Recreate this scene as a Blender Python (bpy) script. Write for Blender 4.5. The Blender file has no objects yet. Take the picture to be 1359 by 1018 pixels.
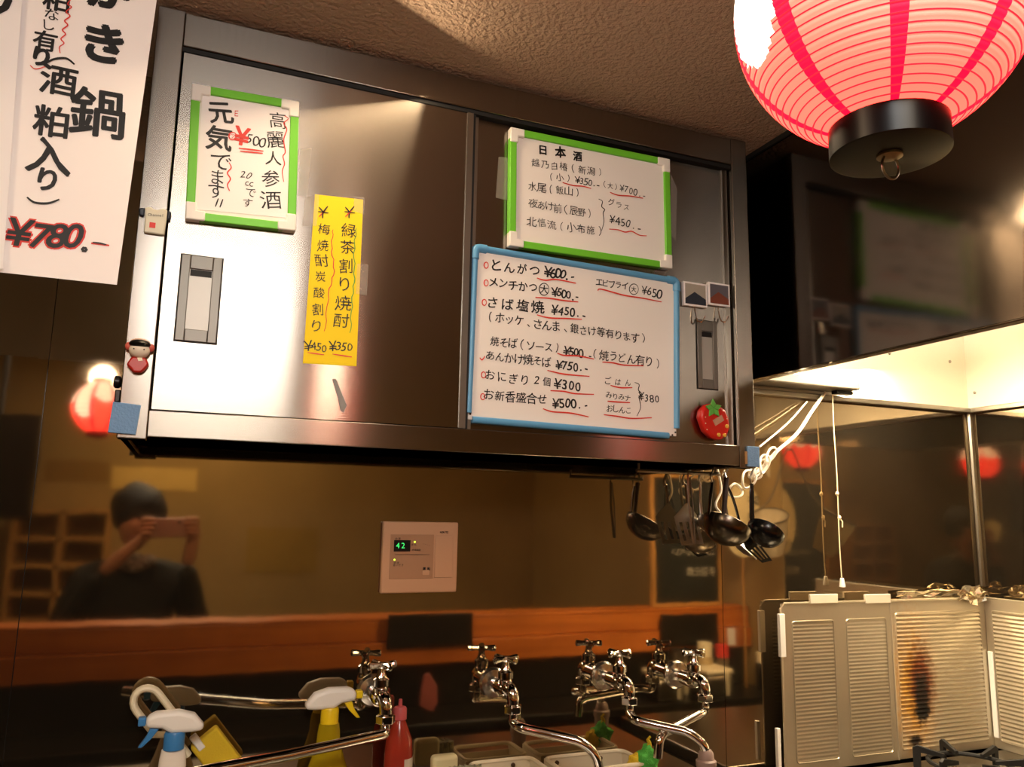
import bpy, bmesh, math, random
from mathutils import Vector, Matrix
random.seed(7)
S = bpy.context.scene; COL = S.collection
# ---------------------------------------------------------------- camera
CAM = Vector((0.1016, -1.6234, -0.1102)); F = 1059.9
RT = Matrix(((0.9256708, 0.3701501, -0.0782463), (-0.3778972, 0.9145103, -0.1444459), (0.0180903, 0.1632784, 0.9864142)))
RIGHT = Vector((RT[0][0], RT[1][0], RT[2][0])); FWD = Vector((RT[0][1], RT[1][1], RT[2][1])); UP = Vector((RT[0][2], RT[1][2], RT[2][2]))
cd = bpy.data.cameras.new('camera'); cam = bpy.data.objects.new('camera', cd); COL.objects.link(cam); S.camera = cam
m = Matrix.Identity(4)
for i in range(3): m[i][0] = RIGHT[i]; m[i][1] = UP[i]; m[i][2] = -FWD[i]; m[i][3] = CAM[i]
cam.matrix_world = m
cd.sensor_fit = 'HORIZONTAL'; cd.sensor_width = 36; cd.lens = 36 * F / 1359; cd.clip_start = 0.01; cd.clip_end = 60
# ---------------------------------------------------------------- colour management, world
S.view_settings.view_transform = 'Standard'; S.view_settings.look = 'None'; S.view_settings.gamma = 1; S.view_settings.use_curve_mapping = False
S.view_settings.exposure = 0.0
w = bpy.data.worlds.new('world'); S.world = w; w.use_nodes = True
w.node_tree.nodes['Background'].inputs[0].default_value = (0.9, 0.62, 0.38, 1); w.node_tree.nodes['Background'].inputs[1].default_value = 0.05
def area(name, loc, target, sx, sy, power, col, spread=None):
    l = bpy.data.lights.new(name, 'AREA'); l.shape = 'RECTANGLE'; l.size = sx; l.size_y = sy; l.energy = power; l.color = col
    if spread: l.spread = spread
    o = bpy.data.objects.new(name, l); COL.objects.link(o); o.location = loc
    o.rotation_euler = (Vector(target) - Vector(loc)).to_track_quat('-Z', 'Y').to_euler(); return o
def point(name, loc, power, col, r=0.03):
    l = bpy.data.lights.new(name, 'POINT'); l.energy = power; l.color = col; l.shadow_soft_size = r
    o = bpy.data.objects.new(name, l); COL.objects.link(o); o.location = loc; return o
area('ceiling_lamp_light', (0.17, -1.9, 0.68), (0.17, -1.2, -.3), 0.54, 0.42, 24, (1.0, 0.97, 0.93))
area('range_lamp_light', (1.62, -0.16, 0.30), (1.75, -0.3, -1), 0.5, 0.08, 20, (1.0, 0.80, 0.53))
area('range_lamp_uplight', (1.72, -0.3, 0.42), (1.72, -0.2, 1), 0.5, 0.2, 13, (1.0, 0.86, 0.68))
area('room_fill_light', (0.2, -2.6, 0.69), (0.2, -2.6, -1), 0.6, 0.7, 14, (1.0, 0.78, 0.50))  # added warm fill for the room behind the viewer, no fixture modelled
area('counter_fill_light', (-1.0, -1.2, 0.70), (.3, -1.0, -.5), 0.3, 0.3, 12, (1.0, 0.72, 0.45))  # fill light put in to warm the counter side, belongs to no lamp
area('fascia_fill_light', (0.25, -0.42, 0.69), (0.6, -1.1, -.4), 0.5, 0.08, 4.5, (1.0, 0.74, 0.45))  # added only to brighten the wooden fascia; faces away from the doors, no fixture
# ---------------------------------------------------------------- picture helpers
def ray(u, v): return RIGHT * ((u - 679.5) / F) + FWD + UP * (-(v - 509) / F)
def P(u, v, y):
    d = ray(u, v); return CAM + d * ((y - CAM.y) / d.y)
def PX(u, v, x):
    d = ray(u, v); return CAM + d * ((x - CAM.x) / d.x)
def V(u, v, Y):                         # place of a thing seen in the steel wall, Y metres in front of it
    p = P(u, v, Y); return Vector((p.x, -Y, p.z))
def mpp(u, v, y):                       # metres per pixel, vertical
    return (P(u, v, y) - P(u, v + 1, y)).length
# ---------------------------------------------------------------- materials
def lin(h):
    h = h.lstrip('#'); r = []
    for i in (0, 2, 4):
        x = int(h[i:i + 2], 16) / 255; r.append(x / 12.92 if x <= 0.04045 else ((x + 0.055) / 1.055) ** 2.4)
    return (*r, 1)
MATS = {}
def mat(name, col, rough=0.5, metal=0.0, emit=None, es=1.0, trans=0.0, ior=1.45, aniso=None, bump=None, vary=None, sub=0, coat=0, alpha=1):
    if name in MATS: return MATS[name]
    m = bpy.data.materials.new(name); m.use_nodes = True; nt = m.node_tree; b = nt.nodes['Principled BSDF']
    c = lin(col) if isinstance(col, str) else (*col, 1)
    b.inputs['Base Color'].default_value = c; b.inputs['Roughness'].default_value = rough; b.inputs['Metallic'].default_value = metal
    b.inputs['IOR'].default_value = ior
    if trans: b.inputs['Transmission Weight'].default_value = trans
    if coat: b.inputs['Coat Weight'].default_value = coat; b.inputs['Coat Roughness'].default_value = 0.1
    if alpha < 1: b.inputs['Alpha'].default_value = alpha
    if emit: b.inputs['Emission Color'].default_value = lin(emit) if isinstance(emit, str) else (*emit, 1); b.inputs['Emission Strength'].default_value = es
    if aniso:
        b.inputs['Anisotropic'].default_value = aniso[0]
        cx = nt.nodes.new('ShaderNodeCombineXYZ')
        for i in range(3): cx.inputs[i].default_value = aniso[1][i]
        nt.links.new(cx.outputs[0], b.inputs['Tangent'])
    tc = nt.nodes.new('ShaderNodeTexCoord')
    def noise(scale, stretch, detail=4):
        mp = nt.nodes.new('ShaderNodeMapping'); mp.inputs['Scale'].default_value = stretch; nt.links.new(tc.outputs['Object'], mp.inputs[0])
        n = nt.nodes.new('ShaderNodeTexNoise'); n.inputs['Scale'].default_value = scale; n.inputs['Detail'].default_value = detail
        nt.links.new(mp.outputs[0], n.inputs['Vector']); return n
    if bump:                                # (scale, stretch, strength, distance)
        n = noise(bump[0], bump[1]); bp = nt.nodes.new('ShaderNodeBump'); bp.inputs['Strength'].default_value = bump[2]; bp.inputs['Distance'].default_value = bump[3]
        nt.links.new(n.outputs[0], bp.inputs['Height']); nt.links.new(bp.outputs[0], b.inputs['Normal'])
    if vary:                                # (scale, stretch, colour2, roughness range)
        n = noise(vary[0], vary[1]); rp = nt.nodes.new('ShaderNodeValToRGB'); rp.color_ramp.elements[0].position = 0.35; rp.color_ramp.elements[1].position = 0.7
        rp.color_ramp.elements[0].color = c; rp.color_ramp.elements[1].color = lin(vary[2]); nt.links.new(n.outputs[0], rp.inputs[0]); nt.links.new(rp.outputs[0], b.inputs['Base Color'])
        if len(vary) > 3:
            mr = nt.nodes.new('ShaderNodeMapRange'); mr.inputs[3].default_value = vary[3][0]; mr.inputs[4].default_value = vary[3][1]
            nt.links.new(n.outputs[0], mr.inputs[0]); nt.links.new(mr.outputs[0], b.inputs['Roughness'])
    MATS[name] = m; return m
M_wall = mat('polished_steel_sheet', '#ad9e86', 0.05, 0.98, bump=(2.2, (1, 1, 1), 0.1, 0.006), vary=(7, (1, 1, 0.7), '#9f917a', (0.03, 0.065)))
M_door = mat('brushed_steel_door', '#958e87', 0.215, 1, aniso=(1.0, (0, 0, 1)))
M_frame = mat('brushed_steel_frame', '#8d857d', 0.25, 1, aniso=(0.9, (0, 0, 1)))
M_frameh = mat('brushed_steel_rail', '#8d857d', 0.25, 1, aniso=(0.9, (0, 0, 1)))
M_hood = mat('dark_steel_hood', '#6a625a', 0.11, 1, bump=(3, (1, 1, 1), 0.1, 0.01))
M_liner = mat('pale_steel_liner', '#e4dccb', 0.35, 0.35)
M_chrome = mat('chrome', '#dcdad6', 0.07, 1)
M_chrome2 = mat('worn_steel', '#9b958c', 0.28, 1)
M_black = mat('black_plastic', '#0b0b0b', 0.3)
M_blackm = mat('matt_black', '#0d0c0b', 0.6)
M_white = mat('white_plastic', '#e9e6df', 0.4)
M_board = mat('whiteboard_face', '#ebe7e2', 0.22)
M_green = mat('lime_green_plastic', '#6cc332', 0.4)
M_blue = mat('sky_blue_plastic', '#5c9cc9', 0.35)
M_paper = mat('white_paper', '#f2eeee', 0.75)
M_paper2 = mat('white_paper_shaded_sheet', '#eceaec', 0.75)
M_yellow = mat('yellow_paper', '#f2d40e', 0.7)
M_ink = mat('black_ink', '#0c0c0e', 0.5)
M_red = mat('red_ink', '#d4382f', 0.5)
M_greenink = mat('green_ink', '#4f9a3a', 0.5)
M_tape = mat('clear_tape', '#d8d2c8', 0.15, trans=0.0, alpha=0.12)
M_ceiling = mat('ceiling_wallpaper', '#ab917c', 0.8, bump=(110, (1, 1, 1), 1.0, 0.009))
M_room = mat('golden_plaster_wall', '#a08450', 0.8, bump=(40, (1, 1, 1), 0.3, 0.003))
M_floor = mat('dark_floor_vinyl', '#2b221b', 0.4)
M_wood = mat('orange_wood', '#c9742a', 0.42, vary=(3, (0.6, 8, 8), '#ad5c1c'))
M_wood2 = mat('pale_wood', '#c79450', 0.5, vary=(4, (8, 8, 0.6), '#b4803c'))
M_dark = mat('dark_laminate', '#15110e', 0.35)
M_alu = mat('aluminium_foil_panel', '#c9bfa9', 0.36, 0.85, bump=(30, (1, 1, 1), 0.35, 0.002))
M_cream = mat('cream_plastic', '#e9dfc2', 0.4)
M_skin = mat('skin', '#c08c6c', 0.55)
# ---------------------------------------------------------------- geometry helpers
class MB:
    def __init__(s): s.v = []; s.f = []; s.m = []
    def add(s, vs, fs, mi=0):
        k = len(s.v); s.v += [Vector(v) for v in vs]; s.f += [[k + i for i in f] for f in fs]; s.m += [mi] * len(fs); return s
    def box(s, x0, x1, y0, y1, z0, z1, mi=0):
        return s.add([(x0, y0, z0), (x1, y0, z0), (x1, y1, z0), (x0, y1, z0), (x0, y0, z1), (x1, y0, z1), (x1, y1, z1), (x0, y1, z1)],
                     [(0, 3, 2, 1), (4, 5, 6, 7), (0, 1, 5, 4), (1, 2, 6, 5), (2, 3, 7, 6), (3, 0, 4, 7)], mi)
    def prism(s, pts, d, mi=0):             # pts: 3D loop, d: extrusion vector
        n = len(pts); d = Vector(d); a = [Vector(p) for p in pts]; b = [p + d for p in a]
        s.add(a + b, [tuple(range(n)), tuple(range(2 * n - 1, n - 1, -1))] + [(i, n + i, n + (i + 1) % n, (i + 1) % n) for i in range(n)], mi); return s
    def lathe(s, prof, c=(0, 0, 0), ax=(0, 0, 1), seg=24, mi=0, cap=True):
        ax = Vector(ax).normalized(); c = Vector(c); q = ax.to_track_quat('Z', 'Y'); vs = []; fs = []
        for r, h in prof:
            for i in range(seg):
                a = 2 * math.pi * i / seg; vs.append(c + q @ Vector((r * math.cos(a), r * math.sin(a), h)))
        for j in range(len(prof) - 1):
            for i in range(seg):
                i2 = (i + 1) % seg; fs.append((j * seg + i, j * seg + i2, (j + 1) * seg + i2, (j + 1) * seg + i))
        if cap:
            fs.append(tuple(range(seg - 1, -1, -1))); fs.append(tuple((len(prof) - 1) * seg + i for i in range(seg)))
        return s.add(vs, fs, mi)
    def tube(s, pts, r, seg=10, mi=0, closed=False, flat=None):
        pts = [Vector(p) for p in pts]; n = len(pts); rr = r if isinstance(r, (list, tuple)) else [r] * n; vs = []; fs = []
        nrm = None
        for i, p in enumerate(pts):
            if closed: t = pts[(i + 1) % n] - pts[i - 1]
            else: t = pts[min(i + 1, n - 1)] - pts[max(i - 1, 0)]
            t.normalize()
            if nrm is None:
                nrm = t.cross(Vector((0, 0, 1)));
                if nrm.length < 0.1: nrm = t.cross(Vector((0, 1, 0)))
                nrm.normalize()
            else:
                nrm = nrm - t * nrm.dot(t)
                nrm = nrm.normalized() if nrm.length > 1e-6 else t.orthogonal().normalized()
            bn = t.cross(nrm)
            fl = flat if flat else 1
            for k in range(seg):
                a = 2 * math.pi * k / seg; vs.append(p + (nrm * math.cos(a) + bn * math.sin(a) * fl) * rr[i])
        m = n if closed else n - 1
        for i in range(m):
            j = (i + 1) % n
            for k in range(seg): fs.append((i * seg + k, i * seg + (k + 1) % seg, j * seg + (k + 1) % seg, j * seg + k))
        if not closed: fs.append(tuple(range(seg - 1, -1, -1))); fs.append(tuple((n - 1) * seg + k for k in range(seg)))
        return s.add(vs, fs, mi)
    def build(s, name, m, parent=None, bevel=0, smooth=True, angle=35, sub=0, bseg=2):
        me = bpy.data.meshes.new(name); off = parent.matrix_world.translation if parent else Vector()
        me.from_pydata([tuple(v) for v in s.v], [], s.f)
        for x in (m if isinstance(m, (list, tuple)) else [m]): me.materials.append(x)
        for p, i in zip(me.polygons, s.m): p.material_index = i
        bm = bmesh.new(); bm.from_mesh(me); bmesh.ops.recalc_face_normals(bm, faces=bm.faces)
        bm.to_mesh(me); bm.free()
        o = bpy.data.objects.new(name, me); COL.objects.link(o)
        if parent:
            o.parent = parent; tot = WORLD[parent.name]; me.transform(Matrix.Translation(-tot)); WORLD[o.name] = tot
        else:                               # origin at the base centre
            zs = [v.co.z for v in me.vertices]; xs = [v.co.x for v in me.vertices]; ys = [v.co.y for v in me.vertices]
            c = Vector(((min(xs) + max(xs)) / 2, (min(ys) + max(ys)) / 2, min(zs))); me.transform(Matrix.Translation(-c)); o.location = c; WORLD[o.name] = c
        if smooth:
            me.shade_smooth() if hasattr(me, 'shade_smooth') else [setattr(p, 'use_smooth', True) for p in me.polygons]
            me.set_sharp_from_angle(angle=math.radians(angle))
        if bevel:
            b = o.modifiers.new('bevel', 'BEVEL'); b.width = bevel; b.segments = bseg; b.limit_method = 'ANGLE'; b.angle_limit = math.radians(40); b.harden_normals = False
        if sub: q = o.modifiers.new('subdivision', 'SUBSURF'); q.levels = sub; q.render_levels = sub
        return o
WORLD = {}
def thing(name, loc, label, cat, group=None):
    o = bpy.data.objects.new(name, None); COL.objects.link(o); o.location = loc; o.empty_display_size = 0.05; WORLD[o.name] = Vector(loc)
    bpy.context.view_layer.update(); return tag(o, label, cat, group)
def tag(o, label=None, cat=None, group=None, kind=None):
    if label: o['label'] = label
    if cat: o['category'] = cat
    if group: o['group'] = group
    if kind: o['kind'] = kind
    return o
def struct(o): o['kind'] = 'structure'; return o
def B(x0, x1, y0, y1, z0, z1): return MB().box(x0, x1, y0, y1, z0, z1)
def arc(pts, n=6):                          # Catmull-Rom through points
    pts = [Vector(p) for p in pts]; out = []
    for i in range(len(pts) - 1):
        p0 = pts[max(i - 1, 0)]; p1 = pts[i]; p2 = pts[i + 1]; p3 = pts[min(i + 2, len(pts) - 1)]
        for k in range(n):
            t = k / n; out.append(0.5 * ((2 * p1) + (p2 - p0) * t + (2 * p0 - 5 * p1 + 4 * p2 - p3) * t * t + (3 * p1 - p0 - 3 * p2 + p3) * t ** 3))
    out.append(pts[-1]); return out
def bend(pts, r, n=5):                      # polyline with rounded corners
    pts = [Vector(p) for p in pts]; out = [pts[0]]
    for i in range(1, len(pts) - 1):
        a, b, c = pts[i - 1], pts[i], pts[i + 1]; rr = min(r, (a - b).length * 0.45, (c - b).length * 0.45)
        p = b + (a - b).normalized() * rr; q = b + (c - b).normalized() * rr
        for k in range(n + 1):
            t = k / n; out.append(p * (1 - t) ** 2 + b * 2 * t * (1 - t) + q * t * t)
    out.append(pts[-1]); return out
def quad_loop(pts, r, n=4):                 # closed rounded loop
    out = []; N = len(pts); pts = [Vector(p) for p in pts]
    for i in range(N):
        a, b, c = pts[i - 1], pts[i], pts[(i + 1) % N]; p = b + (a - b).normalized() * r; q = b + (c - b).normalized() * r
        for k in range(n + 1):
            t = k / n; out.append(p * (1 - t) ** 2 + b * 2 * t * (1 - t) + q * t * t)
    return out
# lettering: glyph outlines from Blender's own font, turned into mesh
GL = {}
def glyph(ch, off=0.0):
    k = (ch, off)
    if k in GL: return GL[k]
    cu = bpy.data.curves.new('g', 'FONT'); cu.body = ch; cu.size = 1; cu.resolution_u = 3; cu.offset = off
    o = bpy.data.objects.new('g', cu); COL.objects.link(o); dg = bpy.context.evaluated_depsgraph_get(); dg.update()
    me = bpy.data.meshes.new_from_object(o.evaluated_get(dg)); vs = [(v.co.x, v.co.y) for v in me.vertices]; fs = [tuple(p.vertices) for p in me.polygons]
    bpy.data.objects.remove(o); bpy.data.curves.remove(cu); bpy.data.meshes.remove(me)
    if vs:
        x0 = min(v[0] for v in vs); x1 = max(v[0] for v in vs); y0 = min(v[1] for v in vs); y1 = max(v[1] for v in vs)
    else: x0 = x1 = y0 = y1 = 0
    wide = ord(ch) > 0x2000
    cy = 0.36 if not wide else 0.32
    cy = 0.35
    vs = [(a - (x0 + x1) / 2, b - cy) for a, b in vs]; GL[k] = (vs, fs); return GL[k]
class Board:                                # a flat sheet or panel with its own plane, for text in picture coordinates
    def __init__(s, corners, y, lift=0.0006):
        tl, tr, br, bl = [P(u, v, y) for u, v in corners]; s.y = y; s.lift = lift
        s.eu = ((tr - tl) + (br - bl)).normalized(); w = ((tl - bl) + (tr - br)); s.ew = (w - s.eu * w.dot(s.eu)).normalized()
        s.W = ((tr - tl).length + (br - bl).length) / 2; s.H = ((tl - bl).length + (tr - br).length) / 2
        s.O = (tl + tr + br + bl) / 4 - s.eu * s.W / 2 - s.ew * s.H / 2; s.t = {}
        s.n = Vector((0, -1, 0))
    def at(s, a, b, d=0): return s.O + s.eu * a + s.ew * b + s.n * d
    def slab(s, a0, a1, b0, b1, d0, d1, mb=None, mi=0):
        mb = mb or MB(); return mb.prism([s.at(a0, b0, d0), s.at(a1, b0, d0), s.at(a1, b1, d0), s.at(a0, b1, d0)], s.n * (d1 - d0), mi)
    def text(s, txt, p0, p1, hpx, ink='ink', wpx=None, off=0.0, jit=1.0, shear=0.0, lift=None, vert=False):
        A = P(*p0, s.y); Z = P(*p1, s.y); n = len(txt); mb = s.t.setdefault(ink, MB()); lf = s.lift if lift is None else lift
        for i, ch in enumerate(txt):
            if ch == ' ': continue
            t = i / (n - 1) if n > 1 else 0
            c = A.lerp(Z, t); u = p0[0] + (p1[0] - p0[0]) * t; v = p0[1] + (p1[1] - p0[1]) * t; k = mpp(u, v, s.y); h = hpx * k * (1.1 if ord(ch) > 0x2000 else 1.3) * random.uniform(1 - .1 * jit, 1 + .1 * jit)
            wd = (wpx or hpx) / hpx * random.uniform(1 - .08 * jit, 1 + .08 * jit); ra = random.uniform(-.09, .09) * jit; sh = shear + random.uniform(-.06, .06) * jit
            c = c + s.ew * random.uniform(-.06, .06) * h * jit
            vs, fs = glyph(ch); ca, sa = math.cos(ra), math.sin(ra); f1, f2, f3 = (random.uniform(0, 6) for _ in range(3)); wp = .022 * jit
            for dx, dy in (((0, 0),) if off <= 0 else [(off * 1.15 * math.cos(q * math.pi / 3), off * 1.15 * math.sin(q * math.pi / 3)) for q in range(6 if off > .012 else 3)]):
                lf += 0.0000015
                out = []
                for x, y in vs:
                    x, y = x + wp * math.sin(5 * y + f1) + wp * .6 * math.sin(9 * y + f3), y + wp * math.sin(6 * x + f2) + .10 * jit * x * .5
                    x = x * wd + sh * y + dx; y = y + dy; x, y = x * ca - y * sa, x * sa + y * ca; out.append(c + s.eu * (x * h) + s.ew * (y * h) + s.n * lf)
                mb.add(out, fs)
    def stroke(s, px, wpx, ink='red', n=6, lift=None, wav=0):
        pts = arc([P(u, v, s.y) for u, v in px], n) if len(px) > 2 else [P(*px[0], s.y).lerp(P(*px[1], s.y), k / 12) for k in range(13)]
        k = mpp(*px[0], s.y); w = wpx * k; mb = s.t.setdefault(ink, MB()); lf = (s.lift + 0.0004) if lift is None else lift; vs = []; N = len(pts)
        for i, p in enumerate(pts):
            t = (pts[min(i + 1, N - 1)] - pts[max(i - 1, 0)]).normalized(); q = t.cross(s.n)
            ww = w * (0.6 + 0.4 * math.sin(math.pi * (i + .5) / N)) / 2
            p = p + q * (math.sin(i * 1.9) * wav * k); vs += [p + q * ww + s.n * lf, p - q * ww + s.n * lf]
        mb.add(vs, [(2 * i, 2 * i + 1, 2 * i + 3, 2 * i + 2) for i in range(N - 1)])
    def ring(s, c, rx, ry, wpx, ink='red', a0=0, a1=360):
        s.stroke([(c[0] + rx * math.cos(math.radians(a)), c[1] + ry * math.sin(math.radians(a))) for a in range(a0, a1 + 1, 30)], wpx, ink, 3)
    def inks(s, parent):
        for ink, mb in s.t.items():
            o = mb.build('lettering', {'ink': M_ink, 'red': M_red, 'green': M_greenink}[ink], parent, smooth=False)
            o['label'] = {'ink': 'black handwriting', 'red': 'red marker lines', 'green': 'green pen line'}[ink]
# ================================================================ SETTING
XC = 2.184; ZC = 0.731; ZT = 0.212; ZF = -1.62; YF = -3.1; XL = -2.4; ZW = -0.70
wb = struct(thing('wall_back', (0, 0, ZF), None, None)); del_keys = None
B(XL, XC + .1, 0.004, 0.1, ZF, ZC).build('backing', M_dark, wb)
for x0, x1 in ((XL, -0.142), (-0.1405, 1.309), (1.3105, XC)): B(x0, x1, 0.0, 0.0039, -0.98, ZT if x0 > 1 else ZC).build('steel_sheet', M_wall, wb)
B(1.25, XC, -0.001, 0.0039, ZT, ZC).build('liner_sheet', M_liner, wb)
wr = struct(thing('wall_right', (XC, -1.5, ZF), None, None))
B(XC + .004, XC + .1, YF, 0.1, ZF, ZC).build('backing', M_dark, wr)
B(XC, XC + .0039, -.80, -0.0, -0.98, ZT).build('steel_sheet', M_wall, wr)
B(XC, XC + .0039, YF, -.802, ZF, ZT - .01).build('plaster_face', M_room, wr)
B(XC - .001, XC + .0039, -.95, 0, ZT, ZC).build('liner_sheet', M_liner, wr)
B(XC, XC + .0039, YF, -.952, ZT - .0095, ZC).build('liner_sheet', M_liner, wr)
struct(B(XL - .1, XL, YF, 0.1, ZF, ZC).build('wall_left', M_room))
wf = struct(thing('wall_front', (0, YF, ZF), None, None))
B(XL, XC, YF - .1, YF, ZF, ZC).build('plaster_face', M_room, wf)
struct(B(XL, XC, YF - .1, 0.1, ZC, ZC + .1).build('ceiling', M_ceiling))
struct(B(XL, XC, YF - .1, 0.1, ZF - .1, ZF).build('floor', M_floor))
struct(B(1.25, XC, -0.02, -0.001, ZT - .009, ZT + .005).build('trim_1', M_chrome2, bevel=.002))
struct(B(XC - .02, XC - .001, -1.2, -0.02, ZT - .009, ZT + .005).build('trim_2', M_chrome2, bevel=.002))
struct(MB().tube([(XC - .006, -.006, -.28), (XC - .006, -.006, ZT - .01)], .008, 8).build('trim_3', M_chrome2))
for i, (u, v) in enumerate(((1180, 469), (1260, 480), (1127, 548))):
    pass
for u, v in ((1180, 469), (1260, 480)):
    p = P(u, v, 0); MB().lathe([(.0045, 0), (.0045, .002), (.002, .004)], (p.x, -.001, p.z), (0, -1, 0), 10).build('rivet', M_chrome2, wb)
p = PX(1294, 521, XC); MB().lathe([(.0045, 0), (.0045, .002), (.002, .004)], (XC - .001, p.y, p.z), (-1, 0, 0), 10).build('rivet', M_chrome2, wr)

# ================================================================ WALL CABINET
W, D, H = 1.2, 0.27, 0.721
cab = thing('wall_cabinet', (W / 2, 0, 0), 'stainless steel hanging cabinet with two sliding doors above the sink', 'cabinet')
t = .012; YD = -D
body = MB()
body.box(0, t, YD + .02, 0, 0, H - .002); body.box(W - t, W, YD + .02, 0, 0, H - .002); body.box(t, W - t, YD + .03, 0, .004, .016); body.box(t, W - t, YD + .02, 0, H - .016, H - .002); body.box(t, W - t, -.012, 0, .016, H - .016)
body.build('body', M_frame, cab, bevel=.001)
B(0, .042, YD - .001, YD + .03, -.004, H).build('stile', M_frame, cab, bevel=.0015)
B(W - .040, W, YD - .001, YD + .03, -.004, H).build('stile', M_frame, cab, bevel=.0015)
B(.042, W - .040, YD, YD + .025, H - .062, H - .002).build('top_rail', M_frameh, cab, bevel=.0015)
B(.042, W - .040, YD, YD + .025, 0, .042).build('bottom_rail', M_frameh, cab, bevel=.0015)
B(.042, W - .040, YD + .004, YD + .03, H - .070, H - .062).build('door_track', M_blackm, cab)
def pull(door, u, v, wpx, hpx, y):
    p = P(u, v, y); k = mpp(u, v, y); hw = wpx * k / 2; hh = hpx * k / 2; x, z = p.x, p.z
    fr = MB()
    for a in ((x - hw, x - hw * .55, z - hh, z + hh), (x + hw * .55, x + hw, z - hh, z + hh), (x - hw * .55, x + hw * .55, z - hh, z - hh * .72), (x - hw * .55, x + hw * .55, z + hh * .68, z + hh)):
        fr.box(a[0], a[1], y - .004, y - .0002, a[2], a[3])
    fr.build('pull_frame', mat('grey_cast_metal', '#6b6660', .4, .6), door, bevel=.0012)
    B(x - hw - .0015, x + hw + .0015, y - .0008, y - .0001, z - hh - .0015, z + hh + .0015).build('pull_gasket', M_blackm, door)
    cup = MB(); cup.box(x - hw * .55, x + hw * .55, y - .0012, y - .0002, z - hh * .72, z + hh * .68)
    cup.build('pull_cup', mat('pull_cup_metal', '#a8a39c', .45, .5), door)
    B(x - hw * .52, x + hw * .52, y - .0016, y - .0013, z + hh * .52, z + hh * .67).build('pull_slot', M_blackm, door)
# left door (in front) and right door
xs = .5607
for dx0, dx1, yy, spec in ((.044, xs, YD + .004, (264, 397, 50, 114)), (xs - .03, W - .042, YD + .018, (938, 471, 31, 90))):
    y1 = yy + .012
    z0, z1 = .043, H - .071
    dr = B(dx0, dx1, yy, y1, z0, z1).build('door', M_door, cab, bevel=.001)
    pull(dr, *spec, yy)
    if dx0 < .1:
        B(xs - .012, xs, yy - .003, yy, z0, z1).build('edge_strip', M_chrome2, dr)
    else:
        B(xs + .006, xs + .014, yy - .006, yy, z0, z1).build('edge_strip', M_chrome2, dr)
        B(W - .056, W - .044, yy - .005, yy, z0, z1).build('edge_strip', M_chrome2, dr)
B(xs + .0005, xs + .0055, YD + .005, YD + .0175, .043, H - .071).build('gap_seal', M_blackm, cab)
MB().tube([(.98, -.16, -.012), (W - .01, -.16, -.012)], .004, 8).build('hanging_rail', M_chrome2, cab)
for x in (.985, W - .02): MB().tube([(x, -.16, -.012), (x, -.16, .006)], .003, 6).build('rail_post', M_chrome2, cab)
hooks = cab

# ================================================================ SIGNS ON THE CABINET
def green_board(corners, y, label, fr=None):
    b = Board(corners, y - .016); c = b.at(b.W / 2, 0); r = thing('whiteboard', (c.x, y, c.z), label, 'whiteboard')
    g = .014
    b.slab(g, b.W - g, g, b.H - g, -.012, -.006).build('writing_panel', M_board, r)
    for a0, a1, b0, b1 in ((.02, b.W - .02, b.H - g, b.H), (.02, b.W - .02, 0, g), (0, g, .02, b.H - .02), (b.W - g, b.W, .02, b.H - .02)):
        b.slab(a0, a1, b0, b1, -.0155, -.001).build('frame_rail', M_green, r, bevel=.0015)
    for i in (0, 1):
        for j in (0, 1):
            a = i * (b.W - .03); c0 = j * (b.H - .03); L = MB()
            pts = [(0, 0), (.03, 0), (.03, .0165), (.0165, .0165), (.0165, .03), (0, .03)]
            if i: pts = [(.03 - p, q) for p, q in pts]
            if j: pts = [(p, .03 - q) for p, q in pts]
            L.prism([b.at(a + p, c0 + q, -.0158) for p, q in pts], b.n * .0165); L.build('corner_cap', M_white, r, bevel=.002)
    b.lift = -.0056; b.paper = lambda px: None
    return b, r
gb, gr = green_board([(257, 110), (400, 135), (390, 306), (243, 290)], YD + .003, 'green-framed whiteboard with a ginseng liquor note, on the left cabinet door')
T = gb.text
pp = [P(*q, gb.y) for q in ((269, 123), (389, 146), (384, 288), (258, 276))]
MB().prism([p + gb.n * -.0058 for p in pp], gb.n * .0004).build('paper_sheet', M_paper, gr); gb.lift = -.0050
T('元', (293, 148), (293, 148), 30, off=.02, shear=-.1); T('気', (291, 182), (291, 182), 34, off=.02); T('で', (293, 215), (293, 215), 24); T('ます', (289, 233), (287, 253), 22)
gb.stroke([(290, 262), (286, 273)], 1.8, 'ink'); gb.stroke([(296, 263), (292, 274)], 1.8, 'ink'); T('高麗人参', (369, 158), (360, 236), 21); T('酒', (360, 264), (360, 264), 23)
T('¥', (321, 178), (321, 178), 28, 'red', off=.02); T('500', (331, 183), (349, 187), 15, shear=.2); T('20', (323, 230), (331, 231), 10, shear=.3); T('cc', (328, 240), (334, 241), 10); T('です', (333, 254), (329, 268), 13)
gb.stroke([(317, 195), (350, 199)], 2); gb.stroke([(319, 199), (349, 202)], 2); gb.ring((309, 179), 5, 5, 1.5); T('②', (309, 180), (309, 180), 8, 'red'); T('E', (314, 149), (314, 149), 9, 'red')
gb.stroke([(304, 214), (307, 221), (302, 228), (306, 236), (302, 244), (305, 252)], 1.6); gb.stroke([(378, 152), (383, 156), (377, 162), (381, 170), (377, 184), (379, 200), (376, 206), (378, 216), (375, 226), (377, 240)], 1.4)
gb.inks(gr)
gb, gr = green_board([(680, 168), (891, 212), (891, 356), (674, 326)], YD + .017, 'green-framed whiteboard listing sake prices, on the right door above the blue-framed one')
T = gb.text; gb.lift = -.0052
T('日本酒', (722, 197), (768, 207), 13, off=.03)
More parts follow.
